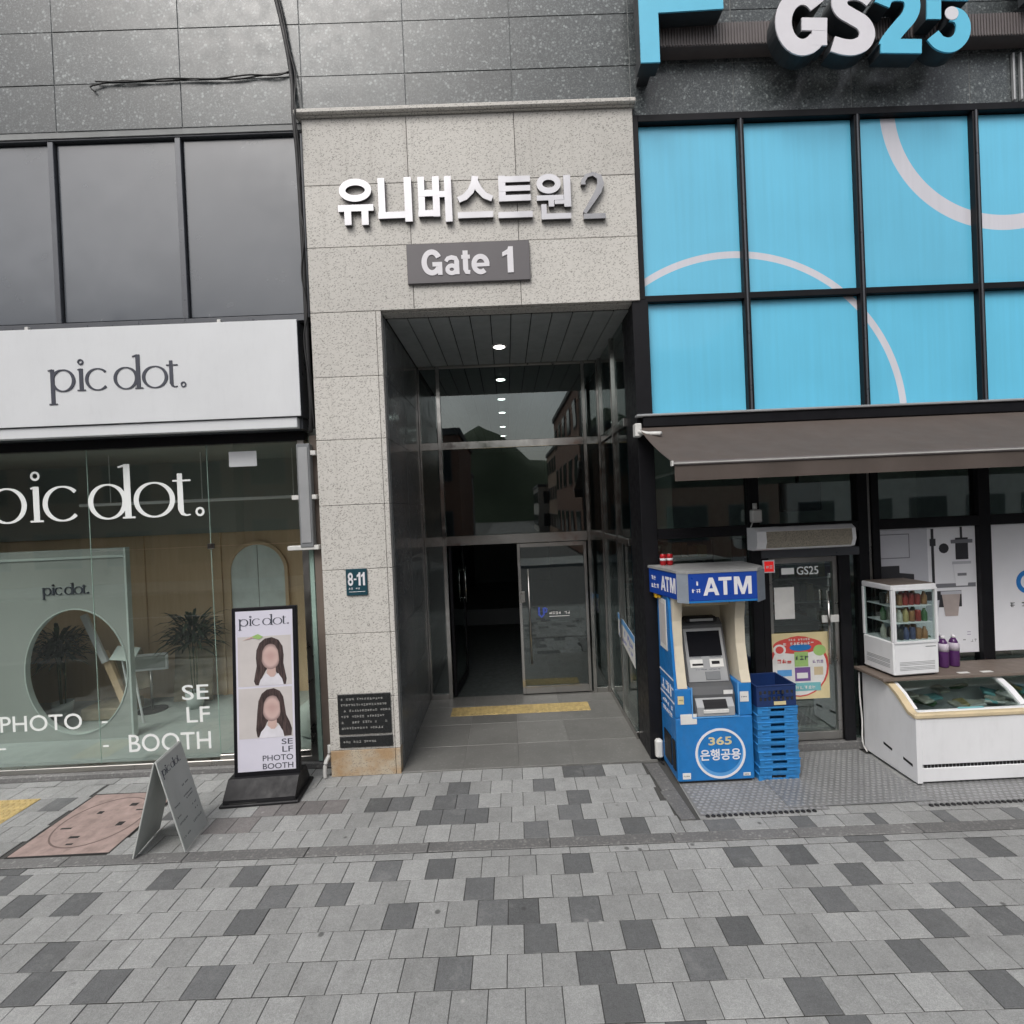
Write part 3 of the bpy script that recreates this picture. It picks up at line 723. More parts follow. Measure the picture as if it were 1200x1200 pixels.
# ------------------------------------------------------------------ entrance glazing (back wall y = 2.1 and right wall x = 1.45)
ent = thing('entrance_glazing', 'tall stainless framed glass wall with double doors at the back of the recess', 'glass wall', (.1, 2.1, 0))
YB = 2.10
def post(x0, x1, z0, z1, y0=YB-.04, y1=YB+.04, m='stainless', nm='mullion'): return mk(nm, B(x0, x1, y0, y1, z0, z1, .004), m, ent)
post(-1.235, -1.205, .012, 4.935); post(-.965, -.905, .012, 4.935); post(1.18, 1.235, .012, 4.935); post(1.40, 1.46, .012, 4.935, YB-.05, YB+.05)
for a, b in ((-1.205, -.965), (-.905, 1.18), (1.235, 1.40)):
    post(a, b, 3.70, 3.81, nm='transom'); post(a, b, 2.28, 2.42, nm='transom')
    post(a, b, 4.90, 4.934, nm='transom', m='stainless_brushed')
    mk('pane', B(a, b, YB-.006, YB+.006, 3.81, 4.90), 'glass_entry', ent); mk('pane', B(a, b, YB-.006, YB+.006, 2.42, 3.70), 'glass_entry', ent)
    if b != 1.18:
        post(a, b, .012, .09, nm='bottom_rail'); mk('pane', B(a, b, YB-.006, YB+.006, .09, 2.28), 'glass_entry', ent)
def door_leaf(frame_mat, name, root_x, ang):
    """leaf built from its hinge at (0,0) to -x, turned about the hinge"""
    d = MB(); w, h = 1.03, 2.235
    d.box(-w, -w+.045, -.02, .02, .0, h, .003); d.box(-.045, 0, -.02, .02, .0, h, .003); d.box(-w+.045, -.045, -.0198, .0198, h-.06, h, .003); d.box(-w+.045, -.045, -.0198, .0198, .0, .11, .003)
    mt = Matrix.Translation((root_x, YB, .035)) @ Matrix.Rotation(ang, 4, 'Z')
    o = mk('door', d.xform(mt), frame_mat, ent)
    mk('pane', B(-w+.045, -.045, -.005, .005, .11, h-.06).xform(mt), 'glass_entry', o)
    hb = MB()
    for yy in (-.055, .055):
        hb.tube([(-w+.15, yy, .45), (-w+.15, yy, 1.85)], .014, 10)
        for zz in (.62, 1.68): hb.tube([(-w+.15, yy, zz), (-w+.15, 0, zz)], .008, 6)
    mk('handle', hb.xform(mt), 'stainless_brushed' if frame_mat == 'stainless' else 'stainless', o, True)
    mk('lock', B(-w+.02, -w+.09, -.03, .03, 1.36, 1.52, .004).xform(mt), 'stainless_brushed', o)
    return o
leaf = door_leaf('stainless', 'door', 1.16, 0.0)
md = MB()                                        # second leaf stands open into the dark corridor
w, h = 1.0, 2.235
def leaf2(mb, mt): return mb.xform(mt)
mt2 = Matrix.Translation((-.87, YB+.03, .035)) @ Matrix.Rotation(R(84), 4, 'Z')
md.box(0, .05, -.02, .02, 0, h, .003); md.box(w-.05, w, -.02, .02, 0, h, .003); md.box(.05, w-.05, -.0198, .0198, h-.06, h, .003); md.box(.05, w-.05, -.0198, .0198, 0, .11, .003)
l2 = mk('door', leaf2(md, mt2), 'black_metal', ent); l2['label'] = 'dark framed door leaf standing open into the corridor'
mk('pane', leaf2(B(.05, w-.05, -.005, .005, .11, h-.06), mt2), 'glass_entry', l2)
hb = MB()
for yy in (-.055, .055):
    hb.tube([(w-.15, yy, 1.25), (w-.15, yy, 1.85)], .014, 10)
    for zz in (1.32, 1.78): hb.tube([(w-.15, yy, zz), (w-.15, 0, zz)], .008, 6)
mk('handle', leaf2(hb, mt2), 'stainless', l2, True)
# blue mark and line of print on the closed leaf
lg = MB(); lg.stroke([(.42, 1.31, .028), (.42, 1.20, .028), (.455, 1.165, .028), (.49, 1.20, .028), (.49, 1.30, .028)], YB-.0085, YB-.0062); lg.stroke([(.50, 1.30, .022), (.535, 1.28, .022), (.53, 1.24, .022), (.50, 1.23, .022)], YB-.0090, YB-.0062)
mk('printed_mark', lg, 'logo_blue', leaf)
q = scribble(.57, .87, 1.195, .045, YB-.0085, YB-.0062, 5); q.box(.57, .87, YB-.0085, YB-.0062, 1.165, 1.173)
mk('printed_line', q, 'print_paper', leaf)

side = thing('side_glazing', 'stainless framed glass side wall between the entrance recess and the store', 'glass wall', (1.45, 1.1, 0))
XS = 1.45
for y0, y1 in ((1.10, 1.16), (1.97, 2.045)): mk('mullion', B(XS-.035, XS+.035, y0, y1, .10, 4.934, .004), 'stainless', side)
for y0, y1 in ((.50, 1.10), (1.16, 1.97)):
    for z0, z1 in ((3.70, 3.80), (2.30, 2.38), (.015, .10)): mk('rail', B(XS-.033, XS+.033, y0, y1, z0, z1, .004), 'stainless', side)
    for z0, z1 in ((.10, 2.30), (2.38, 3.70), (3.80, 4.92)): mk('pane', B(XS-.006, XS+.006, y0, y1, z0, z1), 'glass_entry', side)
mk('rail', B(XS-.034, XS+.034, 1.10, 2.045, .015, .099, .004), 'stainless', side)
bn = thing('window_banner', 'small white and blue printed banner stuck on the glass side wall of the recess', 'banner', (XS-.01, .9, .86))
mk('sheet', MB().prism([(.52, .84), (.52, 1.22), (1.38, 1.34), (1.38, 1.04)], XS-.0085, XS-.0065, 'x'), 'print_paper', bn)
mk('stripe', MB().prism([(.52, 1.14), (.52, 1.218), (1.38, 1.338), (1.38, 1.27)], XS-.0105, XS-.0088, 'x'), 'atm_light_blue', bn)
for k, (zz, hh) in enumerate(((1.02, .09), (.93, .05))):
    q = scribble(.58, 1.3, 0, hh, 0, .001, 20+k, .2)
    mk('print_line', MB().add([(XS-.0105+v[1]*.5, 1.90-v[0]-.0, zz+.0+v[2]+.14*(1.90-v[0]-.52)) for v in q.v], q.f), 'logo_blue', bn)

# ------------------------------------------------------------------ photo shop front (left)
ps = thing('photo_shop', 'photo booth shop front with tall frameless green glass below dark panels', 'shopfront', (-4.6, .3, 0))
mx = [-8.75, -7.42, -6.07, -4.73, -3.37, -2.06]
mk('panel_backing', B(-9, -2.02, .16, .5, 5.0, 7.02), 'dark_joint', ps)
for i in range(5):
    mk('spandrel_panel', B(mx[i]+.04, mx[i+1]-.035, .125, .15, 5.02, 6.935, .004), 'spandrel', ps)
    mk('frame_bar', B(mx[i]-.03, mx[i]+.03, .085, .155, 5.0, 6.95, .004), 'spandrel_frame', ps)
mk('frame_bar', B(-9, -2.02, .08, .155, 6.951, 7.015, .004), 'spandrel_frame', ps); mk('frame_bar', B(-2.055, -2.02, .085, .155, 4.96, 6.95, .004), 'spandrel_frame', ps)
mk('frame_bar', B(-9, -2.06, .083, .157, 4.93, 4.999, .004), 'spandrel_frame', ps)
gx = [-8.9, -6.9, -4.68, -3.34, -2.30]
mk('head_frame', B(-9, -2.22, .26, .36, 3.66, 3.76, .004), 'black_metal', ps)
for i in range(4):
    a, b = gx[i]+.004, gx[i+1]-.004
    if i < 2: mk('pane', B(a, b, .294, .306, .125, 3.66), 'glass_booth', ps)
    else:
        mk('pane', B(a, b, .294, .306, 2.525, 3.66), 'glass_booth', ps)
        o = mk('glass_door' if i == 2 else 'pane', B(a, b, .294, .306, .13, 2.515), 'glass_booth', ps)
    mk('seal', B(gx[i+1]-.0025, gx[i+1]+.0025, .296, .304, .13, 3.66), 'glass_edge', ps)
mk('clip', B(-3.375, -3.30, .285, .315, 2.49, 2.55, .004), 'stainless', ps); mk('patch_fitting', B(-3.34, -3.16, .278, .322, .12, .17, .006), 'stainless', ps); mk('patch_fitting', B(-2.56, -2.32, .278, .322, .12, .18, .006), 'stainless', ps)
mk('sill', B(-9, -2.03, .20, .42, .0, .06, .006), 'kerb_granite', ps); mk('bottom_rail', B(-9, -2.22, .255, .345, .061, .12, .005), 'stainless_brushed', ps)
mk('jamb', B(-2.30, -2.225, .24, .36, .121, 3.66, .004), 'stainless_brushed', ps); mk('glass_return', B(-2.215, -2.165, .22, .30, .07, 2.46, .004), 'glass_edge', ps); mk('jamb', B(-2.15, -2.045, .20, .34, .06, 3.7, .004), 'shelf_brown', ps)
# white film lettering on the glass
logo(ps, -5.83, 2.875, .405, .2925, .2938, 'film_white')
def film(body, x0, x1, z0, z1, y=.2925, bold=.004): return mk('lettering', text_mb(body, x0, x1, z0, z1, y, .2938, bold), 'film_white', ps)
film('PHOTO', -5.78, -4.87, .53, .71); film('SE', -3.74, -3.44, .80, .97); film('LF', -3.70, -3.44, .545, .72); film('BOOTH', -4.36, -3.44, .24, .44)
film('-', -4.65, -4.585, .585, .605); film('-', -4.65, -4.585, .315, .335); film('-', -5.82, -5.73, .335, .355)
mk('sticker', B(-3.09, -2.78, .2920, .2938, 3.40, 3.57), 'white_panel', ps)

sg = thing('fascia_sign', 'wide white fascia sign reading pic dot over the photo shop', 'sign', (-5.5, .15, 3.74))
mk('sign_box', B(-9, -2.15, .015, .30, 3.885, 4.915, .006), 'spandrel_frame', sg)
mk('face', B(-9.0, -2.148, .0, .014, 3.885, 4.915, .003), 'white_panel', sg)
mk('lower_trim', B(-9, -2.20, .022, .10, 3.765, 3.878, .006), 'white_panel', sg)
mk('soffit', B(-9, -2.17, .10, .30, 3.765, 3.88), 'spandrel_frame', sg)
logo(sg, -4.79, 4.245, .24, -.006, -.0002, 'letter_dark')
for x in (-5.05, -3.0): mk('bracket', B(x-.02, x+.02, .05, .09, 4.916, 4.965, .004), 'white_plastic', sg)

ls = thing('light_box', 'narrow grey vertical light box on white brackets beside the beige pillar', 'light box', (-2.17, .13, 2.46))
mk('body', B(-2.255, -2.11, .09, .185, 2.47, 3.60, .008), 'grey_plastic', ls)
mk('cover', B(-2.235, -2.13, .082, .0895, 2.52, 3.56, .003), 'silver_plastic', ls)
for z, a in ((3.02, -2.33), (2.47, -2.40), (3.50, -2.20)):
    mk('bracket', B(a, -2.06, .10, .17, z-.028, z+.022, .005), 'white_plastic', ls) if z != 3.50 else mk('bracket', B(-2.109, -2.05, .10, .17, z-.028, z+.022, .005), 'white_plastic', ls)
def cable(name, path, r, m, label, cat, group=None):
    P = [Vector(p) for p in path]; pts = []
    for i in range(len(P)-1):
        p0, p1, p2, p3 = P[max(i-1, 0)], P[i], P[i+1], P[min(i+2, len(P)-1)]
        for k in range(6):
            t = k/6; pts.append(.5*((2*p1)+(p2-p0)*t+(2*p0-5*p1+4*p2-p3)*t*t+(3*p1-p0-3*p2+p3)*t**3))
    pts.append(P[-1]); return tag(mk(name, MB().tube(pts, r, 8), m, None, True), label, cat, group)
cable('power_cable', [(-2.42, .03, 9.2), (-2.30, .035, 8.7), (-2.21, .035, 8.3), (-2.13, .03, 7.85), (-2.085, .025, 7.45), (-2.07, -.02, 7.08), (-2.055, .0, 6.6), (-2.05, .02, 5.6), (-2.055, .03, 4.6), (-2.05, .04, 4.0), (-2.09, .10, 3.72)], .024, 'cable_black', 'thick black cable bundle running down the left edge of the beige portal', 'cable')
cable('thin_cable', [(-2.38, .02, 9.2), (-2.18, .02, 8.3), (-2.10, .02, 7.8), (-2.045, .015, 7.5), (-2.035, -.075, 7.08), (-2.025, -.02, 6.6), (-2.06, -.0, 6.2), (-2.02, -.015, 5.8), (-2.07, .0, 5.4), (-2.03, .0, 5.0), (-2.08, .01, 4.7), (-2.04, .01, 4.2), (-2.03, .06, 3.75)], .009, 'cable_black', 'thin wavy black cable beside the thick cable bundle on the portal edge', 'cable')
cable('loose_wire', [(-2.08, .03, 7.58), (-2.25, .03, 7.53), (-2.55, .03, 7.545), (-2.92, .03, 7.515), (-3.37, .03, 7.535), (-3.82, .03, 7.515), (-4.17, .03, 7.53)], .0075, 'cable_black', 'upper of two twisted loose wires strung across the granite slabs', 'wire')
cable('loose_wire', [(-2.08, .038, 7.56), (-2.4, .038, 7.54), (-2.7, .038, 7.51), (-3.1, .038, 7.53), (-3.5, .038, 7.515), (-3.9, .038, 7.535), (-4.19, .03, 7.49), (-4.22, .03, 7.46), (-4.17, .03, 7.42)], .0075, 'cable_black', 'lower of two twisted loose wires ending in a hooked tail on the granite', 'wire')
cable('drain_pipe', [(-2.03, .06, .32), (-2.03, .05, .22), (-2.05, .0, .17), (-2.06, -.02, .10), (-2.06, -.02, .005)], .022, 'white_plastic', 'short bent white drain pipe at the foot of the beige pillar', 'pipe')
cable('conduit', [(-2.025, .16, 3.6), (-2.025, .16, 2.0), (-2.025, .14, .34)], .010, 'white_plastic', 'thin straight white conduit along the pillar beside the light box', 'pipe')

# portal signs
hg = thing('building_name_sign', 'raised brushed steel Korean letters and numeral 2 on the beige portal', 'sign', (-.2, -.03, 5.88))
HX, HZ, HK = -2.08, 7.35, .001665                # letter sheet: origin, size of one unit
def hp(x, y): return (HX+HK*(.99905*x-.0436*y), HZ-HK*(.0436*x+.99905*y))
def hbox(mb, x0, x1, y0, y1, k=0):
    a = hp((x0+x1)/2, (y0+y1)/2); hw_, hh_ = (x1-x0)/2*HK, (y1-y0)/2*HK
    return mb.hb.append(('b', a[0]-hw_, a[0]+hw_, a[1]-hh_, a[1]+hh_, k))
def hring(mb, cx, cy, rx, ry, w, k=0):
    c = hp(cx, cy); mb.hb.append(('s', arc(c[0], c[1], (rx-w/2)*HK, (ry-w/2)*HK, 0, 360, w*HK, 36)[:-1], True, k))
def hstroke(mb, pts, w, k=0):
    mb.hb.append(('s', [(*hp(x, y), (w if not isinstance(w, list) else w[i])*HK) for i, (x, y) in enumerate(pts)], False, k))
class HL(MB):
    def __init__(s): super().__init__(); s.hb = []
def hletter(L, nm, m):
    f, b = MB(), MB()
    for q in L.hb:
        k = q[-1]
        for mb, y0, y1, sh in ((f, -.045-k*.0006, -.039, 0), (b, -.0388+k*.0003, -.003, .002)):
            if q[0] == 'b': mb.box(q[1]+sh+.003, q[2]-sh-.003, y0, y1, q[3]+sh+.003, q[4]-sh-.003)
            else: mb.stroke([(x, z, w*.92-2*sh) for x, z, w in q[1]], y0, y1, q[2])
    o = mk(nm, f, m, hg); mk('return_edge', b, 'letter_side_shaded', o)
L = HL(); hring(L, 407, 655, 104, 74, 44); hbox(L, 297, 525, 745, 790, 1); hbox(L, 338, 385, 780, 878, 2); hbox(L, 447, 494, 780, 876, 3); hletter(L, 'letter', 'letter_steel')
L = HL(); hbox(L, 552, 598, 575, 832); hbox(L, 552, 728, 788, 833, 1); hbox(L, 718, 768, 568, 853, 2); hletter(L, 'letter', 'letter_steel')
L = HL(); hbox(L, 805, 850, 565, 820); hbox(L, 897, 944, 562, 820, 1); hbox(L, 806, 943, 648, 692, 2); hbox(L, 806, 943, 776, 819, 3); hbox(L, 940, 985, 655, 697, 4); hbox(L, 974, 1022, 560, 852, 5); hletter(L, 'letter', 'letter_steel')
L = HL(); hstroke(L, [(1168, 560), (1164, 600), (1140, 655), (1105, 692), (1062, 712)], [46, 46, 46, 44, 40]); hstroke(L, [(1168, 590), (1190, 640), (1230, 682), (1278, 702)], [40, 46, 44, 40], 1); hbox(L, 1057, 1286, 784, 826, 2); hletter(L, 'letter', 'letter_steel')
L = HL(); hbox(L, 1316, 1364, 555, 718); hbox(L, 1317, 1520, 556, 598, 1); hbox(L, 1317, 1522, 617, 655, 2); hbox(L, 1317, 1525, 676, 718, 3); hbox(L, 1315, 1538, 782, 824, 4); hletter(L, 'letter', 'letter_steel')
L = HL(); hring(L, 1637, 605, 79, 64, 40); hbox(L, 1560, 1735, 676, 712, 1); hbox(L, 1635, 1674, 700, 752, 2); hbox(L, 1732, 1780, 548, 752, 3); hbox(L, 1674, 1740, 708, 735, 4); hbox(L, 1590, 1627, 735, 832, 5); hbox(L, 1590, 1784, 792, 831, 6); hletter(L, 'letter', 'letter_steel')
L = HL(); hstroke(L, [(1858, 608), (1858, 585), (1880, 552), (1920, 540), (1960, 558), (1970, 600), (1955, 650), (1915, 715), (1868, 788)], [34, 30, 26, 26, 40, 48, 44, 34, 26]); hbox(L, 1860, 2005, 790, 826, 1); hletter(L, 'numeral', 'letter_steel_dark')

gs_ = thing('gate_sign', 'grey rectangular plate reading Gate 1 on the beige portal', 'sign', (-.29, -.02, 5.22))
mk('plate', B(-.94, .365, -.035, -.003, 5.225, 5.645, .004), 'gate_plate', gs_)
def gate_letter(strokes):
    mb = MB()
    for k, (pts, cl_) in enumerate(strokes): mb.stroke([(-.785+x*.01, 5.305+z*.01, w*.01) for x, z, w in pts], -.0405-k*.0004, -.0352, cl_)
    mk('lettering', mb, 'letter_white', gs_)
gate_letter([(arc(11, 13.7, 8.2, 11.0, 28, 330, 5.6, 30), False), ([(11.5, 11.6, 4.6), (21.8, 11.6, 4.6)], False), ([(19.4, 12, 4.8), (19.4, .2, 4.8)], False)])
gate_letter([(arc(31.8, 5.6, 4.6, 4.0, 0, 360, 4.4, 24)[:-1], True), ([(25.8, 14.2, 3.8), (28, 17.3, 4.4), (32, 18.2, 4.8), (36, 17.2, 5), (37.3, 14, 5.2), (37.3, 0.2, 5.2)], False)])
gate_letter([([(46.6, 25, 5.4), (46.6, 5, 5.4), (47.6, 2.4, 5), (51.2, 1.9, 4.2)], False), ([(42.3, 18.3, 4.2), (51.5, 18.3, 4.2)], False)])
gate_letter([(arc(62.5, 10.0, 7.0, 8.2, 0, 308, 5.2, 28), False), ([(57, 9.4, 3.8), (71.9, 9.4, 3.8)], False)]); mk('lettering', digit_one(.075, .19, 5.305, 5.58, -.042, -.0352), 'letter_white', gs_)
ad = thing('address_plate', 'small dark teal house number plate reading 8-11 on the beige pillar', 'sign', (-1.63, -.01, 1.94))
mk('plate', B(-1.745, -1.52, -.018, -.003, 1.94, 2.225, .004), 'plate_teal', ad)
mk('lettering', text_mb('8', -1.724, -1.668, 2.045, 2.187, -.0205, -.0182, .018), 'letter_white', ad); mk('lettering', B(-1.660, -1.632, -.0205, -.0182, 2.105, 2.122), 'letter_white', ad); mk('lettering', digit_one(-1.628, -1.588, 2.046, 2.187, -.0205, -.0182), 'letter_white', ad); mk('lettering', digit_one(-1.582, -1.542, 2.046, 2.187, -.0205, -.0182), 'letter_white', ad)
mk('print_line', scribble(-1.715, -1.545, 2.005, .022, -.0205, -.0182, 3), 'letter_white', ad); mk('print_line', B(-1.715, -1.545, -.0205, -.0182, 1.978, 1.983), 'letter_white', ad)
pq = thing('plaque', 'black stone plaque with six lines of small lettering low on the beige pillar', 'plaque', (-1.6, -.01, .455))
mk('slab', B(-1.895, -1.33, -.018, -.003, .455, .885, .003), 'plaque_black', pq)
for k in range(6): mk('print_line', scribble(-1.86, -1.40+.03*(k % 3)-.08*(k == 5), .82-k*.062, .026, -.0200, -.0182, 40+k), 'plaque_text', pq)
p2 = thing('plaque', 'narrow black plaque with one line of small lettering above the rusty base stone', 'plaque', (-1.6, -.01, .31))
mk('slab', B(-1.89, -1.325, -.018, -.003, .312, .435, .003), 'plaque_black', p2); mk('print_line', scribble(-1.85, -1.50, .362, .026, -.0200, -.0182, 61), 'plaque_text', p2)

# ------------------------------------------------------------------ photo shop interior
bf = struct(mk('booth_floor', B(-9, -1.99, .43, 2.45, .0, .115), 'booth_floor'))
struct(mk('booth_ceiling', B(-9, -1.99, .37, 2.55, 3.72, 3.80), 'booth_wall'))
struct(mk('booth_wall_back', B(-9, -1.99, 2.45, 2.55, .0, 2.62), 'booth_wood')); struct(mk('booth_wall_upper', B(-9, -1.99, 2.40, 2.55, 2.621, 3.72), 'booth_wall'))
struct(mk('booth_wall_side', B(-2.06, -1.995, .43, 2.45, .116, 3.72), 'booth_wood'))
struct(mk('booth_wall_left', B(-9, -8.9, .5, 2.45, .116, 3.72), 'booth_wall'))
# partition with a round opening
pt = MB(); hc = (-5.50, .98); rx, rz_ = .64, .79; x0, x1, z0, z1 = -8.9, -4.84, .116, 2.52; n = 48
ring = [(hc[0]+rx*math.cos(2*math.pi*i/n), hc[1]+rz_*math.sin(2*math.pi*i/n)) for i in range(n)]
def to_edge(i):
    a = 2*math.pi*i/n; dx, dz = math.cos(a), math.sin(a)
    tx = ((x1-hc[0])/dx if dx > 1e-9 else (x0-hc[0])/dx if dx < -1e-9 else 1e9); tz = ((z1-hc[1])/dz if dz > 1e-9 else (z0-hc[1])/dz if dz < -1e-9 else 1e9)
    t = min(tx, tz); return (hc[0]+dx*t, hc[1]+dz*t)
edge = [to_edge(i) for i in range(n)]
for y in (1.0, 1.05):
    vs = [(p[0], y, p[1]) for p in ring]+[(p[0], y, p[1]) for p in edge]
    pt.add(vs, [(i, (i+1) % n, n+(i+1) % n, n+i) if y == 1.0 else (n+i, n+(i+1) % n, (i+1) % n, i) for i in range(n)])
    cs = [(x1, y, z1), (x0, y, z1), (x0, y, z0), (x1, y, z0)]
    for c in cs:                                  # fill the corners that the radial strips miss
        best = sorted(range(n), key=lambda i: (edge[i][0]-c[0])**2+(edge[i][1]-c[2])**2)
        for i in range(n):
            a, b = edge[i], edge[(i+1) % n]
            if abs(a[0]-b[0]) > 1e-6 and abs(a[1]-b[1]) > 1e-6:
                cc = min(cs, key=lambda q: (q[0]-(a[0]+b[0])/2)**2+(q[2]-(a[1]+b[1])/2)**2)
                if cc == c: pt.add([(a[0], y, a[1]), (b[0], y, b[1]), c], [(0, 1, 2)])
vs = [(p[0], 1.0, p[1]) for p in ring]+[(p[0], 1.05, p[1]) for p in ring]
pt.add(vs, [(i, n+i, n+(i+1) % n, (i+1) % n) for i in range(n)])
pt.add([(x1, 1.0, z0), (x1, 1.05, z0), (x1, 1.05, z1), (x1, 1.0, z1), (x0, 1.05, z1), (x0, 1.0, z1)], [(0, 1, 2, 3), (3, 2, 4, 5)])
part = tag(mk('partition', pt, 'booth_wall'), 'pale green partition wall with a large round opening inside the photo shop', 'partition')
rm = MB(); rm.stroke([(hc[0]+(rx)*math.cos(2*math.pi*i/n), hc[1]+(rz_)*math.sin(2*math.pi*i/n), .014) for i in range(n)], .99, 1.06, True); mk('rim', rm, 'booth_wall_pale', part)
mk('edge_trim', B(-4.838, -4.81, .985, 1.065, .117, 2.52, .004), 'booth_wall_pale', part)
mk('top_trim', B(-8.9, -4.842, .985, .999, 2.40, 2.43), 'booth_wall_pale', part)
mk('lettering', logo_joined(-5.87, 1.96, .096, .985, .999), 'letter_dark', part)
# arched curtain niche on the back wall
ar = thing('arched_niche', 'pale green arched curtain niche against the brown wall of the photo shop', 'niche', (-3.86, 2.42, .12))
apoly = [(-4.30, .12)] + [(-3.86+.44*math.cos(R(180-i*9)), 2.0+.44*math.sin(R(180-i*9))) for i in range(21)] + [(-3.42, .12)]
mk('curtain_back', MB().prism(apoly, 2.42, 2.445), 'curtain_green', ar)
fr = MB(); fr.stroke([(p[0], p[1], .05) for p in apoly], 2.39, 2.42); mk('arch_frame', fr, 'booth_wood', ar)
for x in (-3.86,): mk('seam', MB().tube([(x, 2.418, .13), (x, 2.418, 2.4)], .006, 6), 'booth_wall', ar)
for x in (-5.62, -4.45): struct(mk('booth_pilaster', B(x-.03, x+.03, 2.42, 2.449, .116, 2.62), 'booth_wood'))
def bamboo(x, y, z, h, spread, label, seed, ang=0):
    rn = random.Random(seed); t = thing('potted_plant', label, 'plant', (x, y, z), rot=(0, 0, ang))
    mk('pot', MB().lathe([(.10, 0), (.13, .24), (.12, .24), (.11, .20)], (0, 0, 0), 16), 'booth_wall_pale', t, True)
    st = MB()
    for k in range(3):
        a = k*2.1; st.tube([(.03*math.cos(a), .03*math.sin(a), .18), (.05*math.cos(a), .05*math.sin(a), h*.7), (.14*math.cos(a), .1*math.sin(a), h)], [.010, .009, .005], 6)
    mk('stem', st, 'stem', t, True)
    lf = MB()
    for k in range(240):
        a = rn.uniform(0, 6.283); r0 = rn.uniform(.0, .2)*spread; zz = h*rn.uniform(.74, 1.06)
        p = Vector((r0*math.cos(a), r0*math.sin(a)*.7, zz)); ln = rn.uniform(.17, .30)*spread*1.35; el = rn.uniform(-.25, 1.0)
        d = Vector((math.cos(a)*math.cos(el), math.sin(a)*math.cos(el), math.sin(el))); sd_ = d.cross(Vector((0, 0, 1))).normalized()*rn.uniform(.017, .028)
        m1 = p+d*ln*.4; m2 = p+d*ln*.75-Vector((0, 0, ln*.10)); e = p+d*ln-Vector((0, 0, ln*.28))
        lf.add([p, m1+sd_, m1-sd_, m2+sd_*.8, m2-sd_*.8, e], [(0, 1, 2), (1, 3, 4, 2), (3, 5, 4)])
    q = mk('foliage', lf, 'leaf', t); q['kind'] = 'stuff'
    return t
bamboo(-4.62, 1.95, .115, 1.20, 1.0, 'bamboo plant with narrow dark leaves beside the sign stand in the photo shop', 4)
bamboo(-6.35, 1.75, .115, 1.12, .95, 'bamboo plant seen through the round opening in the photo shop', 9, 1.0)
pc = tag(mk('leaning_picture', MB().box(-.29, .29, -.012, .012, 0, .80, .004).xform(Matrix.Translation((-4.82, 2.22, .117)) @ Matrix.Rotation(R(-7), 4, 'X')), 'canvas'), 'large faded picture board leaning behind the bamboo plant', 'picture')
st = thing('sign_stand', 'low stand with a framed tilted sign board on the photo shop floor', 'stand', (-5.22, 1.92, .115), rot=(0, 0, R(8)))
mk('base', MB().lathe([(.19, 0), (.19, .012), (.17, .018)], (0, 0, 0), 24), 'black_plastic', st); mk('pole', MB().tube([(0, 0, .015), (0, 0, .60)], .016, 10), 'stainless_brushed', st, True)
mk('board_frame', B(-.235, .235, -.02, .01, .58, .82, .004), 'white_panel', st); mk('board', B(-.205, .205, -.0235, -.0202, .61, .79), 'booth_wall', st)
s2 = thing('display_board', 'tilted pale green board on two thin legs inside the round opening', 'stand', (-5.22, 1.45, .115), rot=(0, 0, R(-12)))
mk('top_board', MB().box(-.17, .17, -.10, .10, -.01, .01, .003).xform(Matrix.Translation((0, 0, .95)) @ Matrix.Rotation(R(50), 4, 'X') @ Matrix.Rotation(R(8), 4, 'Y')), 'booth_wall_pale', s2)
for x in (-.06, .09): mk('leg', MB().tube([(x, .0, .90), (x+.10, .05, .0)], .014, 8), 'white_panel', s2)
tag(mk('leaning_plank', MB().box(-.045, .045, -.02, .02, 0, .72, .004).xform(Matrix.Translation((-5.62, 1.62, .92)) @ Matrix.Rotation(R(-22), 4, 'Y')), 'white_panel'), 'white plank fixed aslant to the wooden post inside the round opening', 'plank')
tag(mk('wooden_post', MB().box(-.05, .05, -.03, .03, 0, 1.0, .006).xform(Matrix.Translation((-5.35, 1.68, .116)) @ Matrix.Rotation(R(-20), 4, 'Y')), 'booth_wood'), 'slanted brown wooden post below the white plank', 'post')
tag(mk('leaning_board', MB().box(-.2, .2, -.012, .012, 0, .55, .004).xform(Matrix.Translation((-5.42, 1.98, .40)) @ Matrix.Rotation(R(-16), 4, 'Y')), 'canvas'), 'plain tan board leaning at an angle behind the display board', 'board')
tag(mk('floor_box', B(-6.0, -5.45, 1.6, 2.1, .116, .28, .02), 'canvas'), 'low tan box on the floor behind the round opening', 'box')
def pouf(x, y, r, label):
    tag(mk('pouf', MB().lathe([(r*.55, 0), (r*.92, .12*r*2), (r, r*.9), (r*.85, r*1.45), (r*.45, r*1.75), (.02, r*1.8)], (x, y, .116), 24), 'pouf', None, True), label, 'pouf')
rl = thing('ceiling_rail', 'long white rail hung under the photo shop ceiling', 'rail', (-4.0, 1.3, 3.1))
mk('bar', B(-5.6, -2.4, 1.28, 1.32, 3.06, 3.10, .006), 'white_paint', rl)
for x in (-5.2, -4.0, -2.8): mk('hanger', MB().tube([(x, 1.3, 3.10), (x, 1.3, 3.72)], .006, 6), 'white_paint', rl)
pouf(-2.98, .95, .27, 'large round white pouf behind the standing banner'); pouf(-2.45, .85, .24, 'round pale pouf between the standing banner and the pillar')
bl = thing('ball_lamp', 'white ball on a thin stalk beside the arched niche', 'lamp', (-3.62, 1.7, .115))
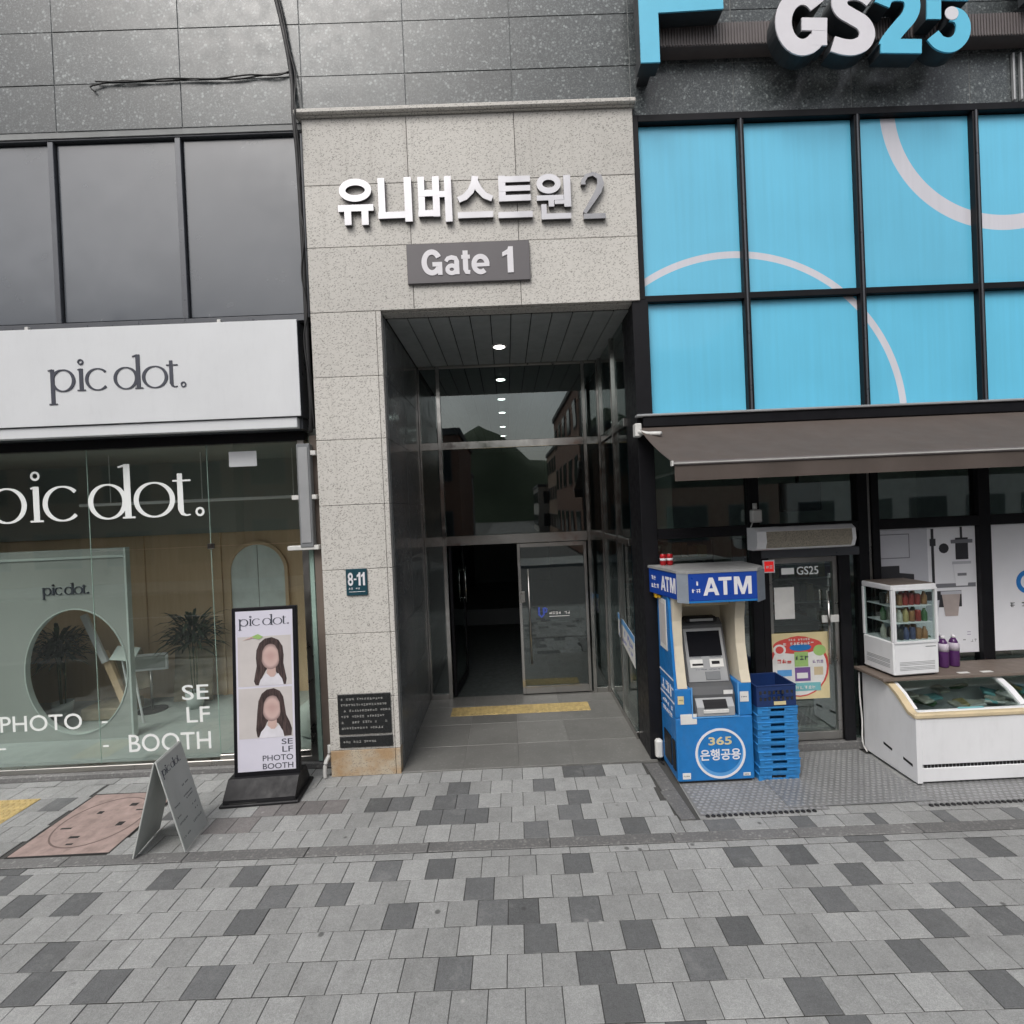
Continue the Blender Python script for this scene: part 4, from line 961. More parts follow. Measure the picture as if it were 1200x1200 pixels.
mk('stalk', MB().tube([(-3.62, 1.7, .12), (-3.62, 1.7, .62)], .014, 8), 'stainless_brushed', bl); mk('ball', MB().lathe([(.02, .60), (.09, .64), (.13, .74), (.09, .84), (.02, .87)], (-3.62, 1.7, 0), 18), 'pouf', bl, True); mk('foot', MB().lathe([(.12, .116), (.12, .13)], (-3.62, 1.7, 0), 18), 'black_plastic', bl)

# ------------------------------------------------------------------ store front (right)
sf = thing('storefront', 'black framed convenience store front with sky blue upper panels', 'shopfront', (4, .1, 0))
mk('corner_column', B(1.452, 1.625, .02, .50, .006, 4.984, .006), 'black_metal', sf)
mk('frame_bar', B(1.54, 1.60, .03, .16, 4.986, 6.975, .004), 'black_metal', sf)
bx = [1.60, 2.715, 3.985, 5.285, 6.585, 7.885, 8.98]
mk('panel_backing', B(1.6, 9, .14, .45, 3.66, 6.97), 'dark_joint', sf)
for i in range(6):
    a = bx[i]+(.0 if i == 0 else .032); b = bx[i+1]-.032
    mk('blue_panel', B(a+.004, b, .105, .135, 5.035, 6.895, .003), 'blue_film', sf); mk('blue_panel', B(a+.03*(i == 0)+.004, b, .105, .135, 3.74, 4.965, .003), 'blue_film', sf)
    if i < 5:
        mk('mullion', B(b, b+.064, .04, .139, 3.72, 6.90, .004), 'black_metal', sf)
        mk('mullion_fin', B(b+.018, b+.034, .022, .0395, 3.72, 6.90, .003), 'spandrel_frame', sf)
mk('transom', B(1.6, 9, .045, .138, 4.966, 5.034, .004), 'black_metal', sf); mk('head_bar', B(1.6, 9, .035, .16, 6.902, 6.978, .004), 'black_metal', sf); mk('transom', B(1.626, 9, .03, .138, 3.655, 3.738, .004), 'black_metal', sf)
# lower glazing
def sbar(x0, x1, z0, z1, nm='mullion', y0=.04, y1=.16, m='black_metal', par=None): return mk(nm, B(x0, x1, y0, y1, z0, z1, .004), m, par or sf)
sbar(2.64, 2.75, .10, 3.655); sbar(3.83, 3.94, .10, 3.655); sbar(3.985, 4.065, .10, 3.655); sbar(3.945, 3.98, .10, 3.655, y0=.06, m='stainless_brushed'); sbar(5.16, 5.29, .10, 3.655); sbar(6.5, 6.62, .10, 3.655); sbar(7.9, 8.0, .1, 3.655)
for a, b in ((1.626, 2.64), (2.75, 3.83), (4.065, 5.16), (5.29, 6.5), (6.62, 7.9)):
    sbar(a, b, 2.39, 2.50, 'transom'); mk('pane', B(a, b, .095, .105, 2.50, 3.655), 'glass_store', sf)
    if a != 2.75:
        mk('pane', B(a, b, .095, .105, .14, 2.39), 'glass_store', sf); sbar(a, b, .10, .14, 'bottom_rail')
mk('base_kerb', B(1.64, 9, .02, .40, .006, .098, .006), 'kerb_granite', sf)
sbar(2.75, 2.83, .10, 2.13, 'jamb'); sbar(3.60, 3.72, .10, 2.13, 'jamb'); sbar(2.75, 3.83, 2.13, 2.22, 'door_head', m='spandrel_frame'); mk('pane', B(3.72, 3.83, .095, .105, .10, 2.13), 'glass_store', sf)
dr = MB(); dr.box(2.835, 2.875, .07, .12, .11, 2.125, .003); dr.box(3.548, 3.595, .07, .12, .11, 2.125, .003); dr.box(2.875, 3.548, .0702, .1198, 2.065, 2.125, .003); dr.box(2.875, 3.548, .0702, .1198, .11, .20, .003)
door = mk('door', dr, 'stainless_brushed', sf); mk('pane', B(2.875, 3.548, .092, .10, .20, 2.065), 'glass_store', door)
hd = MB(); hd.tube([(3.46, .03, .95), (3.46, .03, 1.75)], .014, 10); hd.tube([(3.46, .03, 1.05), (3.46, .09, 1.05)], .008, 6); hd.tube([(3.46, .03, 1.65), (3.46, .09, 1.65)], .008, 6); mk('handle', hd, 'stainless', door, True); mk('lock', B(3.40, 3.585, .05, .069, 1.40, 1.48, .004), 'white_plastic', door)
mk('lettering', text_mb('GS25', 3.16, 3.40, 1.93, 2.02, .0895, .0915, .01), 'film_white', door); mk('film_strip', B(2.99, 3.13, .0895, .0915, 1.94, 2.01), 'film_white', door)
# store room behind the glass
struct(mk('store_floor', B(1.64, 9, .42, 5.5, .0, .10), 'store_floor')); struct(mk('store_ceiling', B(1.64, 9, .46, 5.5, 3.8, 3.9), 'store_wall')); struct(mk('store_wall_back', B(1.64, 9, 5.5, 5.6, .0, 3.8), 'store_wall'))
struct(mk('store_wall_side', B(1.62, 1.68, 2.15, 5.5, .1, 3.8), 'store_wall')); struct(mk('store_wall_right', B(8.9, 9, .42, 5.5, .1, 3.8), 'store_wall'))
tag(mk('pale_blind', B(1.64, 1.93, .42, .45, 2.42, 3.62, .004), 'booth_wall_pale'), 'pale green blind behind the corner pane under the awning', 'blind')
tag(mk('blue_board', B(1.70, 1.74, .75, 1.55, .11, 3.4, .004), 'sign_blue'), 'tall blue board standing inside the store corner beside the recess', 'board')
tv = thing('television', 'black flat screen hung high inside the store over the door', 'television', (3.77, 1.0, 2.6))
mk('case', B(3.50, 4.03, 1.0, 1.05, 2.60, 2.97, .008), 'black_plastic', tv); mk('screen', B(3.52, 4.01, .996, .9998, 2.625, 2.95), 'atm_screen', tv); mk('arm', MB().tube([(3.76, 1.06, 2.97), (3.76, 1.06, 3.8)], .02, 8), 'black_metal', tv)
ct = thing('counter', 'dark store counter with a pale till stand behind the glass door', 'counter', (3.2, 1.8, .1))
mk('cabinet', B(2.4, 4.3, 1.6, 2.1, .10, 1.0, .01), 'store_dark', ct); mk('worktop', B(2.38, 4.32, 1.57, 2.12, 1.001, 1.04, .006), 'grey_plastic', ct)
tl = thing('till', 'pale till with a tilted screen on the store counter', 'till', (2.98, 1.8, 1.04))
mk('base', B(2.82, 3.16, 1.65, 1.95, 1.041, 1.16, .01), 'white_plastic', tl); mk('screen_case', MB().box(-.2, .2, -.03, .03, 0, .42, .012).xform(Matrix.Translation((2.98, 1.8, 1.24)) @ Matrix.Rotation(R(-10), 4, 'X')), 'white_plastic', tl); mk('screen', MB().box(-.17, .17, -.034, -.031, .05, .37).xform(Matrix.Translation((2.98, 1.8, 1.24)) @ Matrix.Rotation(R(-10), 4, 'X')), 'booth_wall', tl); mk('neck', MB().tube([(2.98, 1.82, 1.15), (2.98, 1.80, 1.30)], .03, 8), 'grey_plastic', tl)
grn = random.Random(5)
for k, (x0, y0, w) in enumerate(((1.9, 3.2, 1.6), (3.9, 3.0, 1.8), (6.2, 2.6, 1.8))):
    sh = thing('shelf_unit', ['tall goods shelf near the pale blind deep inside the store', 'tall goods shelf behind the till deep inside the store', 'tall goods shelf behind the white window poster'][k], 'shelf', (x0+w/2, y0+.2, .1))
    mk('back_board', B(x0, x0+w, y0+.38, y0+.40, .10, 2.1), 'store_dark', sh)
    for x in (x0, x0+w-.03): mk('side_board', B(x, x+.03, y0, y0+.379, .10, 2.1), 'grey_plastic', sh)
    for j in range(5):
        z = .2+j*.4; mk('shelf', B(x0+.031, x0+w-.031, y0, y0+.379, z, z+.025), 'silver_plastic', sh)
        x = x0+.06
        while x < x0+w-.2:
            ww = grn.uniform(.07, .16); mk('package', B(x, x+ww, y0+.03, y0+.28, z+.026, z+.026+grn.uniform(.14, .30), .006), 'goods_%d' % grn.randrange(8), sh); x += ww+.015

# awning
aw = thing('awning', 'brown cloth folding awning with a plain valance over the store door', 'awning', (4.5, -.5, 3.0))
AX0, AX1 = 1.45, 7.6
cl = MB(); ny, nxx = 8, 40
def awz(t, x): return 3.60-.465*t-.028*math.sin(math.pi*t)+.004*math.sin(x*7+t*3)*t
vs = []
for j in range(ny+1):
    t = j/ny
    for i in range(nxx+1):
        x = AX0+(AX1-AX0)*i/nxx; vs.append((x, -.03-1.07*t, awz(t, x)))
W1 = nxx+1; nv = len(vs)
fs = [(j*W1+i, j*W1+i+1, (j+1)*W1+i+1, (j+1)*W1+i) for j in range(ny) for i in range(nxx)]
vs2 = [(v[0], v[1]-.002, v[2]-.004) for v in vs]
cl.add(vs+vs2, fs+[tuple(reversed([k+nv for k in f])) for f in fs]); mk('canopy', cl, 'awning_cloth', aw, True)
mk('front_bar', B(AX0, AX1, -1.125, -1.085, 3.105, 3.14, .006), 'rail_brown', aw); mk('bar_edge', B(AX0, AX1, -1.128, -1.1255, 3.118, 3.130), 'awning_bar', aw)
vl = MB(); vs = []
for j in range(4):
    for i in range(61):
        x = AX0+.01+(AX1-AX0-.02)*i/60; vs.append((x, -1.112+.010*math.sin(i*.9)*j/3, 3.105-.045*j))
fs = [(j*61+i, (j+1)*61+i, (j+1)*61+i+1, j*61+i+1) for j in range(3) for i in range(60)]; nv = len(vs)
vl.add(vs+[(v[0], v[1]+.003, v[2]) for v in vs], fs+[tuple(reversed([k+nv for k in f])) for f in fs]); mk('valance', vl, 'awning_cloth', aw, True)
mk('roller_cover', B(AX0-.02, AX1, -.075, .028, 3.712, 3.738, .006), 'silver_plastic', aw); mk('roller', B(AX0+.05, AX1, -.055, .028, 3.60, 3.711, .008), 'black_metal', aw)
mk('bracket', B(1.40, 1.47, -.09, .018, 3.50, 3.64, .008), 'white_plastic', aw); mk('crank', MB().tube([(1.44, -.07, 3.55), (1.50, -.20, 3.51), (1.60, -.32, 3.49)], .022, 8), 'white_plastic', aw, True)
for x in (1.75, 4.6): mk('arm', MB().tube([(x, -.05, 3.50), (x+.75, -.50, 3.25), (x+.08, -1.07, 3.085)], .020, 8), 'white_plastic', aw, True)
mk('end_cap', B(1.435, 1.449, -1.13, -1.08, 3.10, 3.145, .003), 'white_plastic', aw)

# GS25 sign
gs = thing('store_sign', 'large raised GS25 letters on a ribbed brown rail with blue corner brackets', 'sign', (3.5, -.15, 7.25))
mk('rail', B(1.74, 7.8, -.11, .058, 7.565, 7.80, .004), 'rail_brown', gs)
rr = MB()
for i in range(190): rr.box(1.76+i*.0315, 1.76+i*.0315+.016, -.122, -.1095, 7.57, 7.795)
q = mk('rib', rr, 'rail_brown', gs); q['kind'] = 'stuff'
def bracket(pts): 
    o = mk('corner_bracket', MB().prism(pts, -.30, -.285), 'sign_blue', gs); mk('return_edge', MB().prism([(x, z) for x, z in pts], -.284, -.125), 'sign_side', o); return o
mk('fixing', B(1.60, 1.72, -.124, .058, 7.30, 7.50), 'sign_side', gs)
bracket([(1.56, 7.25), (1.755, 7.25), (1.755, 7.745), (2.42, 7.765), (2.42, 8.42), (1.56, 8.42)])
bracket([(6.35, 7.25), (6.35, 8.42), (5.62, 8.42), (5.62, 7.83), (6.16, 7.83), (6.16, 7.25)])
GX, GZ, GK = 1.49, 7.88, .001733
def gp(x, y): return (GX+GK*(.99905*x-.0436*y), GZ-GK*(.0436*x+.99905*y))
def smooth2(P):
    o = []
    for i in range(len(P)-1):
        a, b, c, d = P[max(i-1, 0)], P[i], P[i+1], P[min(i+2, len(P)-1)]
        for k in range(5):
            t = k/5; o.append(tuple(.5*(2*b[j]+(c[j]-a[j])*t+(2*a[j]-5*b[j]+4*c[j]-d[j])*t*t+(3*b[j]-a[j]-3*c[j]+d[j])*t**3) for j in (0, 1)))
    return o+[P[-1]]
def gletter(strokes, m, extra=None):
    f, b = MB(), MB()
    for k, (pts, w, cl_) in enumerate(strokes):
        P = [(*gp(x, y), w*GK) for x, y in (smooth2(pts) if len(pts) > 2 and len(pts) < 20 else pts)]
        f.stroke(P, -.30-k*.001, -.286, cl_); b.stroke([(x, z, q*.98) for x, z, q in P], -.2855+k*.0006, -.125, cl_)
    o = mk('letter', f, m, gs); mk('return_edge', b, 'sign_side', o); return o
def gar(cx, cy, rx, ry, a0, a1, n=24): return [(cx+rx*math.cos(R(a0+(a1-a0)*i/n)), cy-ry*math.sin(R(a0+(a1-a0)*i/n))) for i in range(n+1)]
gletter([(gar(1005, 115, 112, 148, 40, 318), 96, False), ([(1105, 92), (1105, 250)], 90, False), ([(1000, 128), (1148, 128)], 74, False)], 'sign_white')
gletter([([(1412, -18), (1370, -48), (1310, -62), (1250, -48), (1222, -5), (1240, 45), (1300, 82), (1362, 120), (1388, 175), (1370, 228), (1315, 258), (1250, 258), (1185, 240)], 92, False)], 'sign_white')
gletter([([(1475, 10), (1500, -40), (1560, -60), (1630, -45), (1655, 10), (1635, 75), (1580, 140), (1520, 215), (1500, 255)], 92, False), ([(1468, 250), (1710, 250)], 82, False)], 'sign_blue')
gletter([([(1782, 90), (1782, -70)], 84, False), ([(1742, -62), (1985, -62)], 84, False), ([(1885, 60), (1930, 75), (1955, 120), (1950, 180), (1915, 225), (1870, 242), (1815, 228), (1775, 185)], 86, False)], 'sign_blue')
c_ = gp(1885, 58); mk('white_dot', MB().lathe([(.070, .302), (.068, .306)], (c_[0], 0, c_[1]), 24, axis='y'), 'sign_white', gs)
for x, lb_ in ((5.70, 'pale conduit under the store sign rail, the one nearer the letters'), (5.78, 'pale conduit under the store sign rail, the one farther from the letters')): tag(mk('wall_conduit', B(x, x+.022, .02, .058, 6.99, 7.50, .006), 'silver_plastic'), lb_, 'pipe', 'conduits under the sign rail')

# air curtain, camera, LED sign, wall posters
ac = thing('air_curtain', 'white air curtain unit with tan mesh grille over the store door', 'air curtain', (3.1, -.05, 2.23))
mk('housing', MB().prism([(.035, 2.235), (.035, 2.475), (-.13, 2.48), (-.185, 2.44), (-.195, 2.33), (-.165, 2.255), (-.10, 2.235)], 2.60, 3.64, 'x'), 'white_paint', ac)
mk('grille', MB().prism([(-.1868, 2.437), (-.1968, 2.33), (-.168, 2.262), (-.16, 2.262), (-.18, 2.435)], 2.70, 3.60, 'x'), 'curtain_mesh', ac)
sc_ = thing('security_sensor', 'small white sensor box on the mullion above the air curtain', 'sensor', (2.68, .0, 2.53))
mk('box', B(2.635, 2.74, -.045, .037, 2.53, 2.67, .012), 'white_plastic', sc_); mk('knob', MB().tube([(2.68, -.0, 2.67), (2.68, .0, 2.74)], .022, 10), 'white_plastic', sc_, True); mk('lead', MB().tube([(2.66, .02, 2.53), (2.63, .02, 2.46)], .006, 6), 'white_plastic', sc_)
rd = thing('led_sign', 'small red lit sign at the top corner of the store door', 'sign', (2.82, .03, 1.98))
mk('case', B(2.755, 2.885, .02, .039, 1.975, 2.115, .004), 'letter_white', rd); mk('panel', B(2.77, 2.87, .0165, .0195, 1.99, 2.10), 'led_red', rd); mk('lettering', scribble(2.785, 2.86, 2.02, .04, .0145, .0163, 8), 'letter_white', rd)
# window posters: flat prints stuck to the panes
po = thing('window_poster', 'grey coffee machine and paper cup poster filling a window pane behind the freezer', 'poster', (4.6, .09, .99))
def flat(par, x0, x1, z0, z1, k, m, y=.094, nm='print_shape'): return mk(nm, B(x0, x1, y-.0012*k-.0010, y-.0012*k, z0, z1), m, par)
def fpoly(par, pts, k, m, y=.094, nm='print_shape'): return mk(nm, MB().prism(pts, y-.0012*k-.0010, y-.0012*k), m, par)
flat(po, 4.07, 5.155, .99, 2.385, 0, 'poster_white', nm='sheet'); flat(po, 4.07, 4.62, 1.70, 2.38, 1, 'poster_grey'); flat(po, 4.08, 4.42, 2.06, 2.33, 2, 'poster_mid'); flat(po, 4.09, 4.41, 2.07, 2.32, 3, 'poster_grey'); fpoly(po, [(4.09, 1.70), (4.09, 1.98), (4.30, 1.98), (4.30, 1.90), (4.46, 1.88), (4.46, 1.70)], 2, 'poster_dark')
flat(po, 4.43, 5.14, 1.715, 1.76, 4, 'poster_mid'); flat(po, 4.55, 5.12, 1.68, 1.714, 4, 'poster_white'); flat(po, 4.58, 4.98, 1.50, 1.68, 2, 'poster_dark')
flat(po, 4.66, 4.69, 1.76, 2.37, 3, 'poster_dark'); flat(po, 4.645, 4.71, 2.18, 2.26, 4, 'poster_dark'); flat(po, 4.93, 5.07, 2.02, 2.26, 3, 'poster_dark'); flat(po, 4.985, 5.01, 2.26, 2.38, 3, 'poster_dark'); flat(po, 4.88, 5.12, 2.20, 2.24, 4, 'poster_mid')
fpoly(po, [(4.80+.055*math.cos(i*.524), 2.15+.055*math.sin(i*.524)) for i in range(12)], 3, 'poster_dark')
fpoly(po, [(4.92, 1.73), (5.05, 1.73), (5.085, 1.97), (4.895, 1.97)], 5, 'poster_white', nm='cup'); flat(po, 4.885, 5.095, 1.97, 2.0, 6, 'poster_grey'); flat(po, 4.94, 5.04, 1.84, 1.87, 6, 'poster_mid')
fpoly(po, [(4.79, 1.40), (4.93, 1.40), (4.965, 1.66), (4.755, 1.66)], 5, 'poster_cup', nm='cup'); flat(po, 4.745, 4.975, 1.64, 1.675, 6, 'poster_grey'); fpoly(po, [(4.60, 1.35), (4.70, 1.35), (4.73, 1.58), (4.57, 1.58)], 4, 'poster_grey', nm='cup')
fpoly(po, [(4.58, 1.0), (5.15, 1.0), (5.15, 1.50), (4.98, 1.52), (4.70, 1.36)], 1, 'poster_white'); mk('print_line', scribble(4.98, 5.12, 1.18, .05, .0915, .0925, 31), 'print_purple', po); mk('print_line', scribble(4.98, 5.12, 1.10, .04, .0915, .0925, 32), 'print_faint', po)
p3 = thing('window_poster', 'plain white window poster with a blue round letter beside the coffee poster', 'poster', (5.9, .09, .99))
flat(p3, 5.295, 6.495, .99, 2.385, 0, 'poster_white', nm='sheet'); cc_ = MB(); cc_.stroke(arc(5.72, 1.74, .10, .105, 40, 320, .05, 24), .0905, .0922); mk('letter', cc_, 'poster_blue', p3)
mk('print_line', scribble(5.52, 6.2, 1.46, .06, .0905, .0922, 33), 'print_faint', p3)
dp = thing('door_poster', 'colourful cream and red offer poster on the lower half of the store door', 'poster', (3.1, .06, .56))
def dflat(x0, x1, z0, z1, k, m): return flat(dp, x0, x1, z0, z1, k, m, .066)
def dell(cx, cz, rx, rz, k, m): return fpoly(dp, [(cx+rx*math.cos(i*.2618), cz+rz*math.sin(i*.2618)) for i in range(24)], k, m, .066)
flat(dp, 2.78, 3.46, .57, 1.30, 0, 'print_cream', .066, 'sheet'); dell(3.13, .93, .33, .335, 1, 'print_red'); dell(3.13, .92, .305, .31, 2, 'print_paper'); dell(3.12, 1.16, .27, .09, 3, 'print_red'); dell(3.15, 1.14, .12, .04, 4, 'atm_blue')
dell(2.92, 1.12, .07, .06, 4, 'print_paper'); dell(2.92, 1.12, .045, .04, 5, 'print_red'); dell(3.36, 1.10, .07, .06, 4, 'print_green')
dflat(2.87, 3.06, .80, 1.05, 5, 'print_paper'); dflat(3.08, 3.23, .93, 1.09, 5, 'print_green'); dflat(3.08, 3.25, .77, .92, 5, 'print_purple'); dflat(3.27, 3.41, .80, 1.03, 5, 'print_paper'); dflat(2.90, 3.36, .66, .75, 4, 'print_teal'); dflat(2.885, 3.045, .83, .90, 6, 'atm_light_blue'); dflat(3.29, 3.39, .83, .92, 6, 'cream_trim'); dflat(3.10, 3.22, .80, .86, 6, 'print_paper')
for k, (a, b, z, h) in enumerate(((2.96, 3.30, 1.165, .035), (2.89, 3.04, .97, .05), (3.09, 3.22, 1.0, .05), (3.28, 3.40, .96, .04), (2.95, 3.32, .68, .04), (3.02, 3.26, 1.215, .025))):
    mk('print_line', scribble(a, b, z, h, .0555, .0565, 70+k), ['print_paper', 'print_red', 'letter_dark', 'print_purple', 'print_paper', 'print_paper'][k], dp)
nt = tag(mk('notice', B(2.90, 3.12, .0885, .0905, 1.45, 1.80), 'print_paper'), 'pale notice sheet on the store door above the offer poster', 'notice')

# ------------------------------------------------------------------ cash machine booth
at = thing('cash_machine', 'blue and cream cash machine booth with a grey canopy reading ATM', 'cash machine', (1.97, -.25, 0))
bd = MB()
bd.box(1.575, 2.335, -.50, -.02, .03, .66, .012); bd.box(1.575, 1.74, -.499, -.021, .661, .95, .010); bd.box(2.20, 2.335, -.499, -.021, .661, .985, .010)
bd.prism([(-.20, .951), (-.021, .951), (-.021, 1.86), (-.20, 1.86)], 1.577, 1.605, 'x'); bd.prism([(-.48, .951), (-.201, .951), (-.201, 1.86), (-.38, 1.86), (-.40, 1.6)], 1.578, 1.604, 'x')
body = mk('cabinet', bd, 'atm_blue', at)
mk('plinth', B(1.60, 2.31, -.48, -.03, .002, .03), 'dark_slot', at)
wl_ = [(-.50, .952), (-.46, 1.10), (-.41, 1.35), (-.41, 1.60), (-.46, 1.84), (-.03, 1.84), (-.03, .952)]
mk('side_cheek', MB().prism(wl_, 1.606, 1.70, 'x'), 'cream_plastic', at)
mk('side_cheek', MB().prism([(y, max(z, .987)) for y, z in wl_], 2.235, 2.33, 'x'), 'cream_plastic', at)
mk('back_panel', B(1.701, 2.234, -.06, -.03, .665, 1.84), 'cream_plastic', at); mk('head_panel', B(1.701, 2.234, -.30, -.061, 1.72, 1.84, .006), 'cream_trim', at); mk('print_line', scribble(1.78, 2.05, 1.755, .04, -.302, -.3003, 14), 'print_faint', at)
# the terminal
tm = mk('terminal', MB().prism([(-.44, .662), (-.44, .86), (-.40, .93), (-.36, .96), (-.20, 1.50), (-.13, 1.56), (-.075, 1.54), (-.07, .662)], 1.75, 2.19, 'x'), 'terminal_grey', at)
sl = Vector((0, .16, .54)).normalized(); nrm = Vector((0, -sl.z, sl.y))
def on_slope(mb): # local x, z up the slope, y out of it
    m_ = Matrix(((1, 0, 0, 1.97), (0, -nrm.y*-1*-1, sl.y, -.36), (0, -nrm.z, sl.z, .96), (0, 0, 0, 1)))
    m_[1][1] = -nrm.y; m_[2][1] = -nrm.z
    return mb.xform(m_)
mk('fascia', on_slope(B(-.20, .20, -.012, .0, .0, .53, .005)), 'silver_plastic', tm); mk('screen', on_slope(B(-.17, .17, -.015, -.0122, .25, .50)), 'atm_screen', tm)
mk('keypad', on_slope(B(-.03, .12, -.020, -.0122, .02, .10, .003)), 'grey_plastic', tm); mk('card_slot', on_slope(B(-.17, -.04, -.017, -.0122, .14, .22, .002)), 'print_paper', tm); mk('card_slot', on_slope(B(.03, .17, -.017, -.0122, .14, .22, .002)), 'print_paper', tm); mk('button_row', on_slope(B(-.15, -.04, -.019, -.0172, .16, .18)), 'black_plastic', tm); mk('button_row', on_slope(B(.05, .13, -.019, -.0172, .17, .20)), 'black_plastic', tm)
for k_, (a_, z_) in enumerate(((-.16, .235), (.04, .235), (-.12, .115), (.02, .115))): mk('print_line', on_slope(scribble(a_, a_+.11, z_, .012, -.0135, -.0122, 200+k_)), 'letter_dark', tm)
mk('top_handle', MB().box(1.80, 2.14, -.22, -.10, 1.53, 1.585, .02), 'black_plastic', tm); mk('light_bar', B(1.85, 2.09, -.223, -.2195, 1.545, 1.57), 'silver_plastic', tm)
tr = mk('cash_tray', MB().prism([(-.50, .672), (-.50, .76), (-.47, .80), (-.441, .83), (-.441, .672)], 1.79, 2.16, 'x'), 'silver_plastic', tm); mk('tray_lid', MB().prism([(-.502, .745), (-.475, .795), (-.455, .815), (-.46, .82), (-.48, .80), (-.507, .748)], 1.86, 2.09, 'x'), 'black_plastic', tm)
mk('tray_lip', B(1.85, 2.10, -.512, -.5005, .70, .735, .004), 'white_plastic', tm); mk('sticker', B(2.08, 2.17, -.4425, -.4405, .86, .90), 'print_paper', tm)
# canopy
cn = MB().prism([(1.49, -.02), (1.61, -.575), (1.70, -.64), (2.37, -.64), (2.50, -.50), (2.50, -.02)], 2.10, 2.125, 'z'); can = mk('canopy', cn, 'atm_roof', at)
mk('canopy_core', MB().prism([(1.518, -.03), (1.63, -.56), (1.715, -.62), (2.365, -.62), (2.48, -.495), (2.48, -.03)], 1.862, 2.099, 'z'), 'atm_roof', at)
fp = mk('front_sign', B(1.705, 2.365, -.636, -.6215, 1.835, 2.098, .003), 'atm_sign_blue', at); mk('lettering', atm_mb(1.845, 2.31, 1.885, 2.055, -.6380, -.6362), 'letter_white', fp)
mk('print_line', scribble(1.735, 1.82, 1.98, .045, -.6385, -.6362, 90), 'letter_white', fp); mk('print_line', scribble(1.735, 1.82, 1.91, .045, -.6385, -.6362, 91), 'letter_white', fp); mk('sign_edge', B(1.705, 2.365, -.638, -.6205, 1.815, 1.833, .002), 'atm_blue', fp)
mk('acrylic_corner', MB().prism([(2.372, -.632), (2.505, -.505), (2.495, -.495), (2.368, -.615)], 1.80, 2.098, 'z'), 'acrylic', at); mk('acrylic_corner', MB().prism([(1.703, -.637), (1.706, -.622), (1.625, -.563), (1.612, -.572)], 1.815, 2.098, 'z'), 'acrylic', at)
def on_cheek(mb):                                 # the canopy's left face: local x runs from the wall to the street
    L_ = Vector((.118, -.545)).normalized()
    mb.v = [(1.495+L_.x*v[0]-L_.y*v[1], -.025+L_.y*v[0]+L_.x*v[1], v[2]) for v in mb.v]; return mb
sp = mk('side_sign', on_cheek(B(.0, .555, .004, .016, 1.84, 2.098, .003)), 'atm_sign_blue', at)
def on_left(mb, xf):                               # lettering turned to face -x; local x runs toward the street
    mb.v = [(xf+(v[1]), -v[0], v[2]) for v in mb.v]; return mb
mk('lettering', on_cheek(atm_mb(.25, .53, 1.895, 2.045, .0022, .0038)), 'letter_white', sp); mk('print_line', on_cheek(scribble(.05, .22, 1.98, .05, .0015, .0038, 92)), 'letter_white', sp); mk('print_line', on_cheek(scribble(.05, .22, 1.90, .05, .0015, .0038, 93)), 'letter_white', sp)
# left side print, front roundel, labels
nb = mk('side_notice', on_left(B(.10, .33, -.006, -.0003, 1.28, 1.80, .002), 1.575), 'print_paper', at); mk('notice_print', on_left(B(.125, .305, -.0075, -.0062, 1.33, 1.75), 1.575), 'photo_back', nb)
q = on_left(scribble(.08, .44, .83, .13, -.003, -.0003, 95, .2), 1.575); mk('print_line', q, 'letter_white', at)
for k in range(2): mk('print_line', on_left(scribble(.10, .42, .70-k*.08, .05, -.003, -.0003, 96+k), 1.575), 'letter_white', at)
for z in (1.02, .79): mk('stripe', on_left(B(.03, .47, -.003, -.0003, z, z+.015), 1.575), 'letter_white', at)
mk('hinge_plate', on_left(B(.12, .34, -.012, -.0003, .12, .42, .004), 1.575), 'black_plastic', at); mk('hinge_plate', on_left(B(.38, .46, -.012, -.0003, .12, .42, .004), 1.575), 'black_plastic', at)
dsk = mk('roundel', MB().lathe([(.235, .5002), (.235, .502)], (2.0, 0, .30), 40, axis='y'), 'atm_light_blue', at)
rg_ = MB(); rg_.stroke(arc(2.0, .30, .237, .237, 0, 360, .022, 48)[:-1], -.5045, -.5005, True); mk('roundel_ring', rg_, 'letter_white', at); mk('roundel_centre', MB().lathe([(.215, .5022), (.215, .5030)], (2.0, 0, .325), 36, axis='y'), 'atm_blue', at)
mk('lettering', text_mb('365', 1.885, 2.115, .385, .465, -.5055, -.5032, .02), 'print_cream', at); mk('lettering', text_mb('은행공용', 1.80, 2.20, .235, .345, -.5055, -.5032, .018), 'letter_white', at)
mk('label', B(1.62, 1.78, -.5035, -.5003, .60, .70), 'print_paper', at)
for k_, (a_, b_, c_2, d_, m_2) in enumerate(((2.215, 2.30, .80, .90, 'print_paper'), (1.60, 1.66, .80, .88, 'print_cream'), (2.22, 2.29, .07, .10, 'print_paper'), (1.62, 1.70, .06, .12, 'print_paper'))):
    st_ = mk('sticker', B(a_, b_, -.5028, -.5003, c_2, d_), m_2, at); mk('print_line', scribble(a_+.01, b_-.01, (c_2+d_)/2-.008, .014, -.5040, -.5030, 300+k_), 'letter_dark', st_)
for nm, pts in (('edge_line', [(1.74, .96), (1.74, .662), (2.20, .662), (2.20, .99)]),):
    el = MB(); el.stroke([(x, z, .014) for x, z in pts], -.506, -.4985); mk(nm, el, 'atm_light_blue', at)
